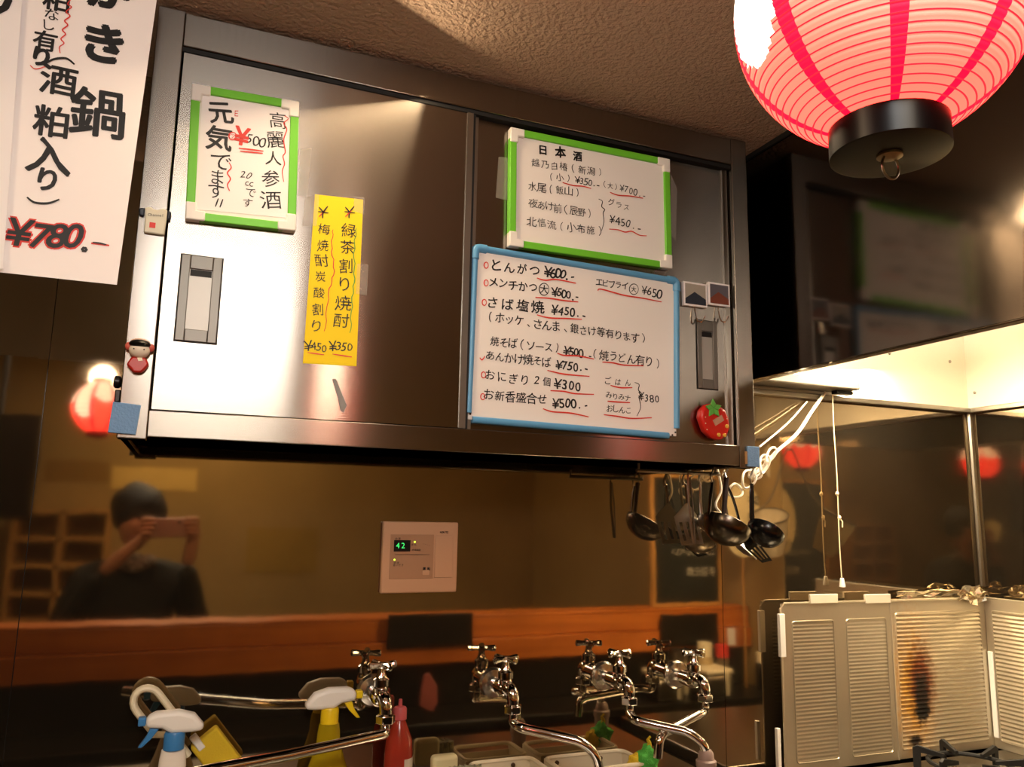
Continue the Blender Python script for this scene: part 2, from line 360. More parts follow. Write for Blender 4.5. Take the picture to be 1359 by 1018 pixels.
T('越乃白椿（新潟）', (712, 215), (798, 228), 11); T('（小）', (733, 233), (756, 236), 10); T('¥350.-', (768, 237), (796, 243), 10, shear=.15); T('（大）', (804, 243), (819, 247), 9); T('¥700.-', (827, 248), (857, 257), 10, shear=.15)
T('水尾（飯山）', (708, 246), (768, 255), 12); T('夜あけ前（辰野）', (709, 269), (784, 283), 12); T('北信流（小布施）', (707, 293), (798, 306), 12)
T('グラス', (813, 268), (833, 274), 9); T('¥450.-', (814, 290), (850, 300), 12, shear=.15)
gb.stroke([(796, 263), (801, 266), (800, 273), (804, 277), (802, 282), (803, 293), (800, 305)], 1.2, 'ink')
gb.stroke([(748, 241), (762, 245), (775, 246), (786, 249)], 1.6); gb.stroke([(811, 254), (822, 258), (838, 259), (855, 262)], 1.6); gb.stroke([(810, 303), (822, 304), (831, 307), (840, 306), (850, 311), (860, 312)], 1.6); gb.inks(gr)
# blue framed board
yb = YD + .017
b = Board([(630, 325), (905, 370), (899, 582), (619, 558)], yb - .013); c = b.at(b.W / 2, 0)
br = thing('whiteboard', (c.x, yb, c.z), 'large blue-framed whiteboard with the food menu, on the right cabinet door', 'whiteboard')
g = .011
b.slab(.004, b.W - .004, .004, b.H - .004, -.0125, -.006).build('writing_panel', M_board, br, bevel=.001)
r_ = .0065
MB().tube([b.at(.004, .016, -.006), b.at(.004, b.H - .022, -.006)], r_, 12).build('frame_tube', M_blue, br)
MB().tube([b.at(.022, b.H - .004, -.006), b.at(b.W - .022, b.H - .004, -.006)], r_, 12).build('frame_tube', M_blue, br)
MB().tube([b.at(b.W - .004, b.H - .022, -.006), b.at(b.W - .004, .02, -.006)], r_, 12).build('frame_tube', M_blue, br)
MB().tube([b.at(.012, .004, -.006), b.at(b.W - .024, .004, -.006)], r_, 12).build('frame_tube', M_blue, br)
MB().tube(bend([b.at(.004, b.H - .026, -.006), b.at(.004, b.H - .004, -.006), b.at(.026, b.H - .004, -.006)], .012), .0085, 12).build('corner_elbow', M_blue, br)
MB().tube(bend([b.at(b.W - .004, b.H - .026, -.006), b.at(b.W - .004, b.H - .004, -.006), b.at(b.W - .026, b.H - .004, -.006)], .012), .0085, 12).build('corner_elbow', M_blue, br)
for a, c in ((b.W - .007, .012), (b.W - .014, .006), (.008, .014)):
    MB().lathe([(.002, 0), (.002, .0008)], b.at(a, c, -.006), b.n, 8).build('screw', M_blackm, br)
b.lift = -.0055; T = b.text
T('とんがつ', (660, 351), (711, 359), 15, off=.015); T('¥600.-', (729, 360), (762, 365), 14, shear=.15, off=.015)
T('メンチかつ', (656, 374), (709, 381), 14, off=.015); T('大', (723.5, 383), (723.5, 383), 10, off=.015); b.ring((723.5, 383), 6.5, 8, 1.3, 'ink'); T('¥500.-', (738, 386), (768, 392), 12, shear=.1, off=.015)
T('エビフライ', (797, 374), (831, 379), 10, off=.015); T('大', (843, 383), (843, 383), 8, off=.015); b.ring((843, 383), 6, 7, 1.2, 'ink'); T('¥650', (857, 384), (877, 390), 13, shear=.1, off=.01)
T('さば塩焼', (655, 401), (715, 408), 15, off=.015); T('¥450.-', (738, 410), (777, 416), 13, shear=.15, off=.015)
T('（ホッケ、さんま、銀さけ等有ります）', (652, 420), (856, 449), 13, off=.012)
T('焼そば（ソース）', (658, 453), (741, 462), 13, off=.012); T('¥500.-', (754, 464), (785, 470), 12, shear=.1, off=.015); T('（焼うどん有り）', (791, 469), (875, 482), 13, off=.012)
T('あんかけ焼そば', (652, 472), (727, 480), 13, off=.012); T('¥750.-', (744, 483), (780, 488), 13, shear=.1, off=.015)
T('おにぎり', (652, 498), (698, 505), 14, off=.012); T('2個', (714, 504), (727, 506), 11, off=.01); T('¥300', (742, 509), (769, 512), 13, off=.015)
T('お新香盛合せ', (650, 524), (721, 530), 14, off=.012); T('¥500.-', (739, 534), (779, 537), 13, off=.015)
T('ごはん', (809, 505), (835, 508), 10, off=.01); T('みりみナ', (810, 524), (835, 528), 9, off=.01); T('おしんこ', (811, 542), (836, 545), 10, off=.01); T('¥380', (853, 526), (874, 529), 11, off=.01)
b.stroke([(844, 507), (850, 510), (849, 517), (853, 522), (850, 527), (852, 540), (847, 552)], 1.4, 'ink')
for q in ([(714, 368), (725, 371), (740, 370), (766, 375)], [(712, 394), (730, 395), (750, 398), (769, 400)], [(714, 417), (730, 421), (755, 422), (774, 423)], [(795, 385), (800, 383), (830, 391), (855, 395), (880, 400)],
          [(741, 468), (750, 471), (770, 472), (790, 476)], [(801, 480), (815, 481), (830, 484), (856, 485)], [(728, 491), (745, 495), (760, 497), (784, 499)], [(732, 518), (750, 519), (765, 522), (790, 523)],
          [(722, 542), (735, 546), (760, 548), (783, 553)], [(812, 511), (825, 514), (841, 514)], [(808, 532), (820, 533), (838, 534)], [(803, 550), (820, 552), (840, 555), (867, 554)]): b.stroke(q, 2.0)
for q in ((646.5, 351), (646.5, 374.5), (644, 400.5), (643, 497), (642, 526)): b.ring(q, 2.8, 4, 1.5)
b.stroke([(638, 474), (641, 477), (645, 472)], 1.6); b.inks(br)
# yellow strip
ys = YD + .0032
b = Board([(418, 258), (482, 265), (473, 486), (402, 482)], ys); c = b.at(b.W / 2, 0)
yr = thing('price_strip', (c.x, ys, c.z), 'yellow paper strip with tea highball prices, taped to the left cabinet door', 'sign')
cor = [P(u, v, ys) for u, v in ((418, 258), (482, 265), (473, 486), (402, 482))]
MB().prism(cor, Vector((0, -.0004, 0))).build('paper_sheet', M_yellow, yr)
T = b.text; b.lift = .0008
for u in (464, 429):
    b.stroke([(u - 6, 275), (u, 282)], 1.8, 'ink'); b.stroke([(u + 6, 274), (u, 282), (u - 1, 290)], 1.8, 'ink'); b.stroke([(u - 7, 281), (u + 7, 283)], 1.6, 'ink'); b.stroke([(u - 6, 288), (u + 2, 280)], 1.5, 'red')
T('緑茶割り焼酎', (463, 306), (453, 427), 18); T('梅焼酎炭酸割り', (430, 305), (420, 432), 15)
T('¥', (441.5, 460), (441.5, 460), 15); T('350', (449, 459), (464, 461), 12, shear=.1); T('¥', (409, 458), (409, 458), 15); T('450', (416, 460), (430, 462), 11, shear=.1)
b.stroke([(441, 470), (467, 474)], 1.6, 'red'); b.stroke([(408, 468), (430, 471)], 1.6, 'red'); b.stroke([(442, 305), (440, 330), (443, 360), (436, 390), (431, 440)], 1.2, 'red', wav=1); b.stroke([(473, 303), (470, 330), (470, 370), (467, 400), (465, 442)], 1.2, 'green', wav=1); b.inks(yr)
for q in ([(405, 262), (424, 258), (420, 300), (401, 300)], [(470, 260), (484, 262), (483, 285), (469, 280)], [(474, 350), (489, 351), (487, 392), (472, 390)]):
    MB().prism([P(u, v, ys) + Vector((0, -.0006, 0)) for u, v in q], (0, -.0002, 0)).build('clear_tape', M_tape, yr)
for q, l, y in (([(662, 208), (684, 210), (681, 268), (658, 262)], 'clear tape strip left of the green-framed sake board', YD + .017), ([(399, 198), (414, 196), (408, 262), (396, 260)], 'clear tape strip right of the ginseng liquor board', YD + .003), ([(890, 230), (899, 250), (897, 320), (890, 312)], 'clear tape strip right of the green-framed sake board', YD + .017)):
    tag(MB().prism([P(u, v, y) for u, v in q], (0, -.0003, 0)).build('tape_strip', M_tape), l, 'tape')
tag(MB().prism([P(u, v, YD + .0035) for u, v in ((441, 503), (446, 503), (460, 538), (456, 547), (452, 545), (449, 530))], (0, -.0006, 0)).build('tape_scrap', mat('grey_tape', '#8d8a86', .6)), 'small grey scrap of tape below the yellow strip', 'tape')
# ================================================================ MENU PAPER (hangs from the ceiling, nearer)
ym = -.36
b = Board([(29, 0), (205, 0), (155, 378), (-40, 360)], ym); b.lift = .0008
tl, trr, brr, bll = P(60, -60, ym), P(211, -60, ym), P(155, 378, ym), P(3, 362, ym)
tl = Vector((bll.x - .03, ym, ZC - .03)); bll = bll + Vector((-.06, 0, 0)); trr = Vector((P(205, 0, ym).x + .004, ym, ZC - .03))
mp = thing('menu_sheet', ((bll.x + brr.x) / 2, ym, bll.z), 'long white paper menu for oyster hotpot in brush writing, priced at 780', 'sign')
MB().prism([tl, trr, brr, bll], (0, .0006, 0)).build('paper_sheet', M_paper, mp)
b.eu = Vector((1, 0, 0)); b.ew = Vector((0, 0, 1)); T = b.text
T('か', (145, -8), (145, -8), 46, off=.05, jit=.4); T('き', (138, 60), (138, 60), 50, off=.04, jit=.4); T('鍋', (129, 153), (129, 153), 62, off=.018, jit=.4)
T('粕', (75, 0), (75, 0), 30, off=.02, jit=.3); T('な', (69, 20), (69, 20), 17, off=.01); T('し', (65, 34), (65, 34), 16, off=.01); T('有', (60, 55), (60, 55), 25, off=.02, jit=.3); T('り', (55, 76), (55, 76), 25, off=.04, jit=.3)
b.stroke([(60, 85), (72, 79), (88, 78), (99, 86)], 3, 'ink'); T('酒', (78, 108), (78, 108), 38, off=.02, jit=.3); T('粕', (68, 162), (68, 162), 40, off=.02, jit=.3); T('入', (65, 209), (65, 209), 46, off=.02, jit=.3); T('り', (63, 239), (63, 239), 30, off=.03, jit=.3)
b.stroke([(36, 262), (46, 269), (64, 270), (79, 265)], 3, 'ink'); b.stroke([(40, 87), (47, 92), (60, 89)], 1.3)
st = random.getstate()
for ink, off, lf in (('red', .055, .0007), ('ink', .015, .0012)):
    random.setstate(st)
    T('¥', (26, 309), (26, 309), 38, ink, off=off, lift=lf, jit=0, shear=.12); T('780', (55, 313), (98, 313), 35, ink, off=off, lift=lf, jit=0, shear=.22)
T('.', (113, 322), (113, 322), 24, off=.06, jit=0); b.stroke([(121, 323), (132, 324), (145, 326)], 3, 'red', lift=.0007); b.stroke([(123, 322), (132, 323), (141, 325)], 2.2, 'ink', lift=.0012)
b.stroke([(94, 0), (90, 6), (95, 10), (88, 16), (93, 22), (86, 28), (90, 34), (83, 40), (87, 46), (81, 52), (85, 58), (79, 63), (80, 71)], 1.6); b.inks(mp)
for x in (tl.x + .02, trr.x - .02): MB().tube([(x, ym, ZC - .035), (x, ym, ZC)], .001, 6).build('hanging_thread', M_white, mp)
m2 = thing('menu_sheet', (bll.x - .07, ym - .006, bll.z + .002), 'second white paper menu at the left edge, overlapping the hotpot sheet', 'sign')
MB().prism([Vector((bll.x - .12, ym - .006, ZC - .03)), P(20, 0, ym - .006) + Vector((.006, 0, .06)), P(4, 357, ym - .006), Vector((bll.x - .15, ym - .006, bll.z + .002))], (0, .0006, 0)).build('paper_sheet', M_paper2, m2)
b2 = Board([(0, 0), (20, 0), (20, 20), (0, 20)], ym - .006); b2.eu = Vector((1, 0, 0)); b2.ew = Vector((0, 0, 1)); b2.lift = .0008; b2.text('り', (-4, 0), (-4, 0), 44, off=.04, jit=0); b2.inks(m2)
MB().tube([(bll.x - .08, ym - .006, ZC - .031), (bll.x - .08, ym - .006, ZC)], .001, 6).build('hanging_thread', M_white, m2)
# ================================================================ MAGNETS AND SMALL THINGS ON THE CABINET
ysf = YD - .001
def circ(c, rx, rz, n=20, a0=0): return [c + Vector((rx * math.cos(a0 + 2 * math.pi * i / n), 0, rz * math.sin(a0 + 2 * math.pi * i / n))) for i in range(n)]
k = mpp(206, 295, ysf); c = P(206, 295, ysf)
t_ = thing('shirt_magnet', (c.x, ysf, c.z - .017), 'cream T-shirt shaped fridge magnet on the left cabinet stile', 'magnet')
def shp(pts, c, k): return [c + Vector((a * k, 0, b_ * k)) for a, b_ in pts]
MB().prism(shp([(-12, -17), (12, -17), (13, 4), (13, 17), (6, 18), (3, 15), (-3, 15), (-6, 18), (-13, 16), (-12, 3)], c, k), (0, -.008, 0)).build('shirt', mat('cream_resin', '#dcd8c2', .5), t_, bevel=.002)
MB().prism(shp([(-13.2, 16), (-13.2, 4), (-19, 5), (-20, 14)], c, k), (0, -.007, 0)).build('sleeve', mat('navy_resin', '#1d2433', .4), t_, bevel=.002)
MB().prism(shp([(13.2, 17), (13.2, 5), (17, 4), (18, 15)], c, k), (0, -.007, 0)).build('sleeve', MATS['navy_resin'], t_, bevel=.002)
MB().prism(shp([(-6, -10), (1, -10), (1, -3), (-6, -3)], c, k), (0, -.0086, 0)).build('red_square', M_red, t_)
bb = Board([(190, 280), (220, 280), (220, 310), (190, 310)], ysf - .008); bb.eu = Vector((1, 0, 0)); bb.ew = Vector((0, 0, 1)); bb.text('Channel', (198, 285), (216, 286), 4, jit=0); bb.inks(t_)
# small doll magnet
c = P(185, 472, ysf); k = mpp(185, 472, ysf)
d_ = thing('doll_magnet', (c.x, ysf, P(185, 497, ysf).z), 'small doll magnet in a red kimono, low on the left cabinet stile', 'magnet')
hd = c + Vector((0, -.009, 6 * k)); pr = [(math.sin(math.pi * i / 8) * 13 * k, -math.cos(math.pi * i / 8) * 11 * k) for i in range(9)]
pr = [(max(r, .0003), h) for r, h in pr]
MB().lathe(pr, hd, (0, 0, 1), 20).build('face', mat('doll_white', '#e8dcc9', .25), d_)
MB().lathe([(max(.0003, r * 1.02), h * .55) for r, h in pr], hd + Vector((0, -.004, 7 * k)), (0, 0, 1), 16).build('hair', M_black, d_)
MB().lathe([(max(.0003, r * .95), h * .5) for r, h in pr], hd + Vector((0, .002, 10 * k)), (0, 0, 1), 16).build('headdress', mat('doll_flower', '#d9b9a6', .4), d_)
for dx in (-13, 13):
    MB().lathe([(max(.0003, r * .36), h * .5) for r, h in pr], hd + Vector((dx * k, 0, 4 * k)), (0, 0, 1), 12).build('hair_flower', mat('doll_pink', '#c4574a', .4), d_)
MB().prism(shp([(-8, -3), (8, -3), (13, -12), (8, -20), (4, -24), (-5, -24), (-8, -20), (-14, -14)], c, k), (0, -.012, 0)).build('kimono', mat('doll_kimono', '#b0241a', .3), d_, bevel=.003)
for dx in (-6, 6): MB().lathe([(.0011, 0), (.0008, .0012)], hd + Vector((dx * k, -12.4 * k, -1 * k)), (0, -1, 0), 8).build('eye', M_blackm, d_)
MB().prism(shp([(-2, -4), (4, -4), (5, -8), (0, -9)], c, k), (0, -.013, 0)).build('collar', M_cream, d_)
# strawberry timer
yt = YD + .017; c = P(942, 560, yt); k = mpp(942, 560, yt)
s_ = thing('strawberry_timer', (c.x, yt, P(942, 586, yt).z), 'red strawberry shaped kitchen timer under the right door handle', 'timer')
out = [(-24, 4), (-22, 14), (-14, 22), (-4, 24), (8, 22), (18, 16), (23, 5), (24, -8), (19, -20), (8, -26), (-6, -23), (-17, -14)]
Mst = mat('strawberry_red', '#c4231a', .3)
MB().prism([c + Vector((a * k * .96, 0, q * k * .96)) for a, q in out], (0, -.02, 0)).build('casing', Mst, s_, bevel=.006, bseg=3)
for ang in (0, 75, 150, 215, 290):
    a = math.radians(ang + 20); l = c + Vector((-4 * k, -.021, 16 * k)); q = Vector((math.cos(a), 0, math.sin(a))); n_ = Vector((-q.z, 0, q.x))
    MB().prism([l, l + q * 6 * k + n_ * 4 * k, l + q * 13 * k, l + q * 6 * k - n_ * 4 * k], (0, -.003, 0)).build('leaf', mat('leaf_green', '#5cab48', .4), s_, bevel=.0008)
rr = Matrix.Rotation(math.radians(-30), 3, 'Y')
MB().prism([c + rr @ Vector((a * k, -.0202, q * k)) + Vector((4 * k, 0, 1 * k)) for a, q in ((-8, -4), (8, -4), (8, 4), (-8, 4))], (0, -.0015, 0)).build('display', mat('timer_display', '#b98f78', .3), s_)
for a, q in ((17, -6), (4, -18), (13, -18)): MB().lathe([(.0042, 0), (.0042, .0015), (.003, .0025)], c + Vector((a * k, -.0202, q * k)), (0, -1, 0), 12).build('button', mat('timer_button', '#d7a93f', .4), s_)
for a, q in ((-16, -4), (-14, -12), (-16, 4), (12, 14), (18, 4), (6, 17)): MB().lathe([(.0013, 0), (.0013, .0006)], c + Vector((a * k, -.0202, q * k)), (0, -1, 0), 8).build('seed', M_cream, s_)
# two picture magnets with hooks
for (u0, v0, u1, v1), la, cols, hk in (((904, 374, 936, 410), 'square picture magnet with pale and dark blue scene and a hook, left of the pair', ('#a39c90', '#2a303c'), (921, 423)), ((937, 375, 966, 409), 'square picture magnet with reddish brown scene and a hook, right of the pair', ('#5d5a62', '#7a4030'), (952, 423))):
    A = P(u0, v0, yt); Z = P(u1, v1, yt); mg = thing('picture_magnet', ((A.x + Z.x) / 2, yt, Z.z), la, 'magnet', 'picture magnets with hooks')
    B(A.x, Z.x, yt - .008, yt - .0002, Z.z, A.z).build('backing', M_paper, mg, bevel=.0008)
    x0, x1, z0, z1 = A.x + .004, Z.x - .004, Z.z + .004, A.z - .004
    B(x0, x1, yt - .0084, yt - .008, z0, z1).build('picture', mat('print_' + cols[0][1:], cols[0], .5), mg)
    MB().prism([(x0, yt - .0084, z0), (x1, yt - .0084, z0), (x1, yt - .0084, z0 + (z1 - z0) * .3), (x0 + (x1 - x0) * .45, yt - .0084, z0 + (z1 - z0) * .62), (x0, yt - .0084, z0 + (z1 - z0) * .25)], (0, -.0003, 0)).build('picture_shape', mat('print_' + cols[1][1:], cols[1], .5), mg)
    h = P(*hk, yt)
    MB().tube(arc([(h.x, yt - .004, Z.z + .002), (h.x - .001, yt - .006, Z.z - .012), (h.x + .002, yt - .010, h.z - .006), (h.x + .010, yt - .014, h.z - .008), (h.x + .016, yt - .017, h.z + .004)]), .0014, 8).build('hook', M_chrome, mg)
# blue anti-slip pads
def weave(name, col): return mat(name, col, .8, bump=(260, (1, 1, 1), .8, .002))
Mp = weave('blue_mesh_pad', '#6d93bd')
q = [P(u, v, YD - .003) for u, v in ((150, 533), (187, 538), (180, 577), (143, 574))]
tag(MB().prism([p + Vector((0, -.002, 0)) for p in q], (0, .006, 0)).build('corner_pad', Mp, bevel=.001), 'blue mesh corner pad on the lower left corner of the cabinet', 'pad')
o_ = MB(); p = P(992, 605, YD - .003); o_.box(p.x - .001, W + .006, YD - .006, YD - .0015, p.z - .022, p.z + .020); o_.box(W + .001, W + .006, YD - .0015, YD + .05, p.z - .022, p.z + .020)
tag(o_.build('corner_pad', Mp, bevel=.001), 'small blue mesh pad wrapped round the lower right corner of the cabinet', 'pad')
tag(B(W - .028, W - .006, YD - .004, YD - .0012, .004, .030).build('sticker', mat('faded_sticker', '#b58a58', .6), bevel=.0005), 'faded yellowed sticker at the lower end of the right cabinet stile', 'sticker')
p = P(161, 499, YD + .01); q = P(161, 534, YD + .01)
cl = thing('magnet_clip', (p.x, YD + .012, q.z), 'black magnetic clip on the left side of the cabinet by the blue pad', 'clip')
MB().lathe([(.006, 0), (.010, .004), (.010, .010), (.007, .012)], (-.0005, YD + .02, (p.z + q.z) / 2 + .012), (-1, 0, 0), 14).build('disc', M_black, cl)
B(-.009, -.0005, YD + .012, YD + .028, q.z, q.z + .02).build('jaw', M_black, cl, bevel=.002)
# ================================================================ HEATER REMOTE
A = P(509, 692, -.014); Z = P(606, 786, -.014); c = (A + Z) / 2
rm = thing('heater_remote', (c.x, 0, Z.z), 'cream water heater control panel on the steel wall below the cabinet', 'control panel')
Mr = mat('cream_abs', '#c99a76', .45); Mr2 = mat('cream_abs_dark', '#ad805e', .5)
B(A.x, Z.x, -.014, -.0003, Z.z, A.z).build('casing', Mr, rm, bevel=.003)
fx = lambda a: A.x + (Z.x - A.x) * a; fz = lambda b_: A.z - (A.z - Z.z) * b_
B(fx(.10), fx(.67), -.0152, -.014, fz(.80), fz(.18)).build('face_label', Mr2, rm, bevel=.0004)
B(fx(.69), fx(.93), -.0158, -.014, fz(.79), fz(.19)).build('flap', Mr, rm, bevel=.0008)
B(fx(.145), fx(.36), -.0157, -.0152, fz(.42), fz(.26)).build('display', M_black, rm)
bb = Board([(509, 692), (606, 692), (606, 786), (509, 786)], -.0157); bb.eu = Vector((1, 0, 0)); bb.ew = Vector((0, 0, 1)); bb.lift = .0003
bb.text('42', (528, 724), (535, 724), 8, jit=0); bb.t['seg'] = bb.t.pop('ink')
bb.t['seg'].build('digits', mat('green_led', '#30d060', .5, emit='#3fe070', es=1.2), rm, smooth=False)
bb.t = {}; bb.text('NORITZ', (585, 706.5), (594, 706.5), 2.6, jit=0, off=.03); bb.text('給湯', (526, 715), (530, 715), 3, jit=0); bb.text('優先', (547, 723), (551, 723), 3, jit=0); bb.text('給湯温度', (548, 730), (557, 730), 3, jit=0); bb.text('燃焼', (524, 747), (528, 747), 3, jit=0); bb.text('追いだき', (523, 750), (534, 750), 3, jit=0); bb.text('運転', (563, 755), (569, 755), 4, jit=0, off=.03)
bb.text('・・・・', (562, 722), (570, 724), 3, jit=0); bb.stroke([(524, 736), (570, 736)], .6, 'ink'); bb.inks(rm)
for a, q in ((.415, .285), (.16, .535)): MB().lathe([(.0018, 0), (.0012, .001)], (fx(a), -.0152, fz(q)), (0, -1, 0), 10).build('indicator', mat('led_yellow_green', '#b7e03a', .5, emit='#b7f03a', es=3), rm)
MB().prism(quad_loop([(fx(.53), -.0152, fz(.75)), (fx(.62), -.0152, fz(.75)), (fx(.62), -.0152, fz(.68)), (fx(.53), -.0152, fz(.68))], .002), (0, -.001, 0)).build('button', Mr, rm)
# ================================================================ HOOD, LAMP, CORDS
XH, ZH, YH = 1.263, 0.2004, -0.95
hd_ = thing('range_hood', ((XH + XC) / 2, YH / 2, ZH), 'dark steel range hood with a deep side panel, right of the cabinet', 'range hood')
B(XH, XH + .012, YH, -.001, ZH, ZC - .001).build('side_panel', M_hood, hd_, bevel=.0015)
B(XH + .012, XC - .001, YH, YH + .012, ZH, ZC - .001).build('front_panel', M_hood, hd_, bevel=.0015)
B(XH + .012, XC - .001, YH + .012, -.001, .46, .47).build('inner_canopy', M_liner, hd_)
B(XH - .004, XH + .014, YH, -.001, ZC - .012, ZC - .0005).build('ceiling_flange', M_blackm, hd_)
B(XH + .0125, XH + .03, YH + .02, -.02, ZH, ZH + .012).build('grease_lip', M_chrome2, hd_)
rl = thing('range_lamp', (1.50, -.03, .222), 'slim dark wall lamp under the hood with a pull cord', 'lamp')
B(1.275, 1.70, -.075, -.004, .226, .250).build('housing', mat('lamp_housing', '#6b6459', .5, .5), rl, bevel=.004)
B(1.30, 1.68, -.070, -.02, .2495, .258).build('tube_lamp', mat('lamp_glow', '#fff2d8', .5, emit='#ffe9c0', es=6), rl)
B(1.645, 1.70, -.05, -.03, .217, .226).build('switch_box', M_black, rl, bevel=.001)
# pull cord
pts = [P(1105, 515, -.028), P(1106, 560, -.028), P(1110, 620, -.028), P(1112, 665, -.028), P(1114, 720, -.028), P(1117, 766, -.028)]
pc = thing('pull_cord', (pts[-1].x, -.028, P(1118, 779, -.028).z), 'cream pull cord with two knots and a white bell pull, under the hood', 'cord')
Mco = mat('cream_cord', '#d8c8a4', .7)
MB().tube(arc(pts, 4), .0014, 7).build('cord', Mco, pc)
for u, v in ((1111, 655), (1114, 687)):
    p = P(u, v, -.028); MB().lathe([(.001, -.006), (.0045, -.002), (.004, .003), (.001, .006)], p, (.2, 0, 1), 10).build('knot', Mco, pc)
MB().tube([P(1114, 688, -.028), P(1118, 692, -.03), P(1118, 700, -.03)], .0016, 6).build('cord_tail', Mco, pc)
p = P(1118, 779, -.028); MB().lathe([(.0075, 0), (.0075, .003), (.0045, .021), (.003, .022)], p, (0, 0, 1), 14).build('bell_pull', M_white, pc)
# white cable with coils
yc = -.10
cb = thing('power_cable', P(1000, 640, yc), 'white power cable looped in coils beside the cabinet, running up under the hood', 'cable')
Mwc = mat('white_cable', '#e8dfcf', .5)
MB().tube(arc([P(1095, 521, -.02), P(1078, 545, -.05), P(1058, 575, -.09), P(1030, 600, yc), P(1010, 622, yc), P(994, 633, yc)], 8), .0042, 8).build('cable', Mwc, cb)
MB().tube(arc([P(1071, 533, -.02), P(1045, 562, -.06), P(1008, 593, yc)], 8), .0022, 8).build('cable', Mwc, cb)
def coil(c, rx, rz, tilt, n=20, rad=.0028):
    c = Vector(c); out = []
    for i in range(n):
        a = 2 * math.pi * i / n; x = rx * math.cos(a); z = rz * math.sin(a); out.append(c + Vector((x * math.cos(tilt) - z * math.sin(tilt), .004 * math.sin(2 * a), x * math.sin(tilt) + z * math.cos(tilt))))
    MB().tube(out, rad, 8, closed=True).build('coil', Mwc, cb)
for u, v, rx, rz, ti in ((976, 651, 11, 9, 0), (993, 636, 13, 10, .9), (1008, 622, 16, 6, .8), (1014, 616, 13, 7, 1.2), (1022, 605, 14, 5, .9), (1002, 628, 10, 8, .2)):
    kk = mpp(u, v, yc); coil(P(u, v, yc + random.uniform(-.01, .01)), rx * kk, rz * kk, ti)
MB().tube(arc([P(952, 622, yc), P(957, 650, yc), P(950, 672, yc), P(968, 690, yc)], 6), .0028, 8).build('cable', Mwc, cb)
# ================================================================ UTENSILS
GU = 'kitchen tools hanging under the right end of the cabinet'
def ladle(name, label, top, bot, bowl, yy, r, depth, nrm, m, hw=.006, pts=None):
    t0 = P(*top, yy); t0.z = -.012; b0 = P(*bot, yy); c = P(*bowl, yy); th = thing(name, (t0.x, yy, c.z - r), label, 'ladle', GU)
    n = Vector(nrm).normalized(); edge = (b0 - c); edge = (edge - n * edge.dot(n)).normalized() * r + c
    MB().tube(arc([Vector((t0.x, yy, -.030)), Vector((t0.x * .7 + b0.x * .3, yy, t0.z * .6 + b0.z * .4)), b0, edge], 6), [hw * .8] * 6 + [hw] * 6 + [hw * 1.1] * 7, 8, flat=.4).build('handle', m, th)
    MB().tube(arc([(t0.x, yy, -.032), (t0.x - .004, yy, -.018), (t0.x, yy, -.008), (t0.x + .006, yy, .003)], 5), .002, 6).build('hook', M_chrome2, th)
    prof = [(r * math.sin(a), -depth * math.cos(a)) for a in [math.pi / 2 * i / 7 for i in range(8)]]; prof[0] = (.0005, prof[0][1])
    inner = [(max(.0005, q[0] - .0015), q[1] + .0015) for q in reversed(prof)]
    MB().lathe(prof + inner, c, n, 28).build('bowl', m, th, angle=50); return th
Mbk = mat('black_nylon', '#0a0a0a', .22)
ladle('ladle', 'black nylon ladle, rightmost of the hanging tools', (997, 622), (998, 685), (1017, 704), -.17, .042, .036, (.60, .12, .78), Mbk, .0065)
ladle('ladle', 'large steel ladle with a wide bowl, hanging in the middle of the tools', (945, 622), (941, 682), (965, 696), -.165, .054, .045, (.48, .08, .86), mat('dark_worn_steel', '#5c554c', .25, 1), .006)
ladle('ladle', 'smaller steel ladle with a thin handle, left of the large one', (929, 622), (930, 670), (943, 692), -.07, .030, .024, (.5, .1, .8), M_chrome2, .004)
# slotted turners
def turner(label, top, neck, loop, yy, m, slots, nm='slotted_turner'):
    t0 = P(*top, yy); n0 = P(*neck, yy); th = thing(nm, (t0.x, yy, P(*loop[2], yy).z), label, 'spatula', GU)
    MB().tube(arc([(t0.x, yy, -.030), ((t0.x + n0.x) / 2, yy, (t0.z + n0.z) / 2), n0], 5), .0045, 8, flat=.45).build('handle', m, th)
    MB().tube(arc([(t0.x, yy, -.032), (t0.x - .004, yy, -.018), (t0.x, yy, -.008), (t0.x + .006, yy, .003)], 5), .002, 6).build('hook', M_chrome2, th)
    a, b_, c, d = [P(*q, yy) for q in loop]     # a,b at the neck side; c,d at the tip side
    mb = MB(); N = slots * 2 + 1
    for i in range(N):
        f0, f1 = i / N, (i + 1) / N; A_, B_ = a.lerp(b_, f0), a.lerp(b_, f1); D_, C_ = d.lerp(c, f0), d.lerp(c, f1)
        if i % 2 == 0: mb.prism([A_, B_, C_, D_], (0, .002, 0))
        else:
            mb.prism([A_, B_, B_.lerp(C_, .2), A_.lerp(D_, .2)], (0, .002, 0)); mb.prism([A_.lerp(D_, .85), B_.lerp(C_, .85), C_, D_], (0, .002, 0))
    mb.prism([a, n0 + Vector((-.004, 0, 0)), n0 + Vector((.004, 0, 0)), b_], (0, .002, 0)); mb.build('blade', m, th); return th
turner('black slotted spatula behind the ladles, its slotted end pointing down right', (963, 622), (985, 708), [(990, 728), (1004, 716), (1025, 744), (1012, 747)], -.125, Mbk, 3)
turner('slotted turner hanging behind the other tools close to the wall', (908, 622), (912, 668), [(895, 686), (925, 684), (934, 722), (905, 724)], -.04, M_chrome2, 3)
t0 = P(914, 622, -.17); e0 = P(921, 722, -.17)
tg = thing('tongs', (t0.x, -.17, e0.z), 'narrow steel tongs, leftmost of the hanging tools', 'tongs', GU)
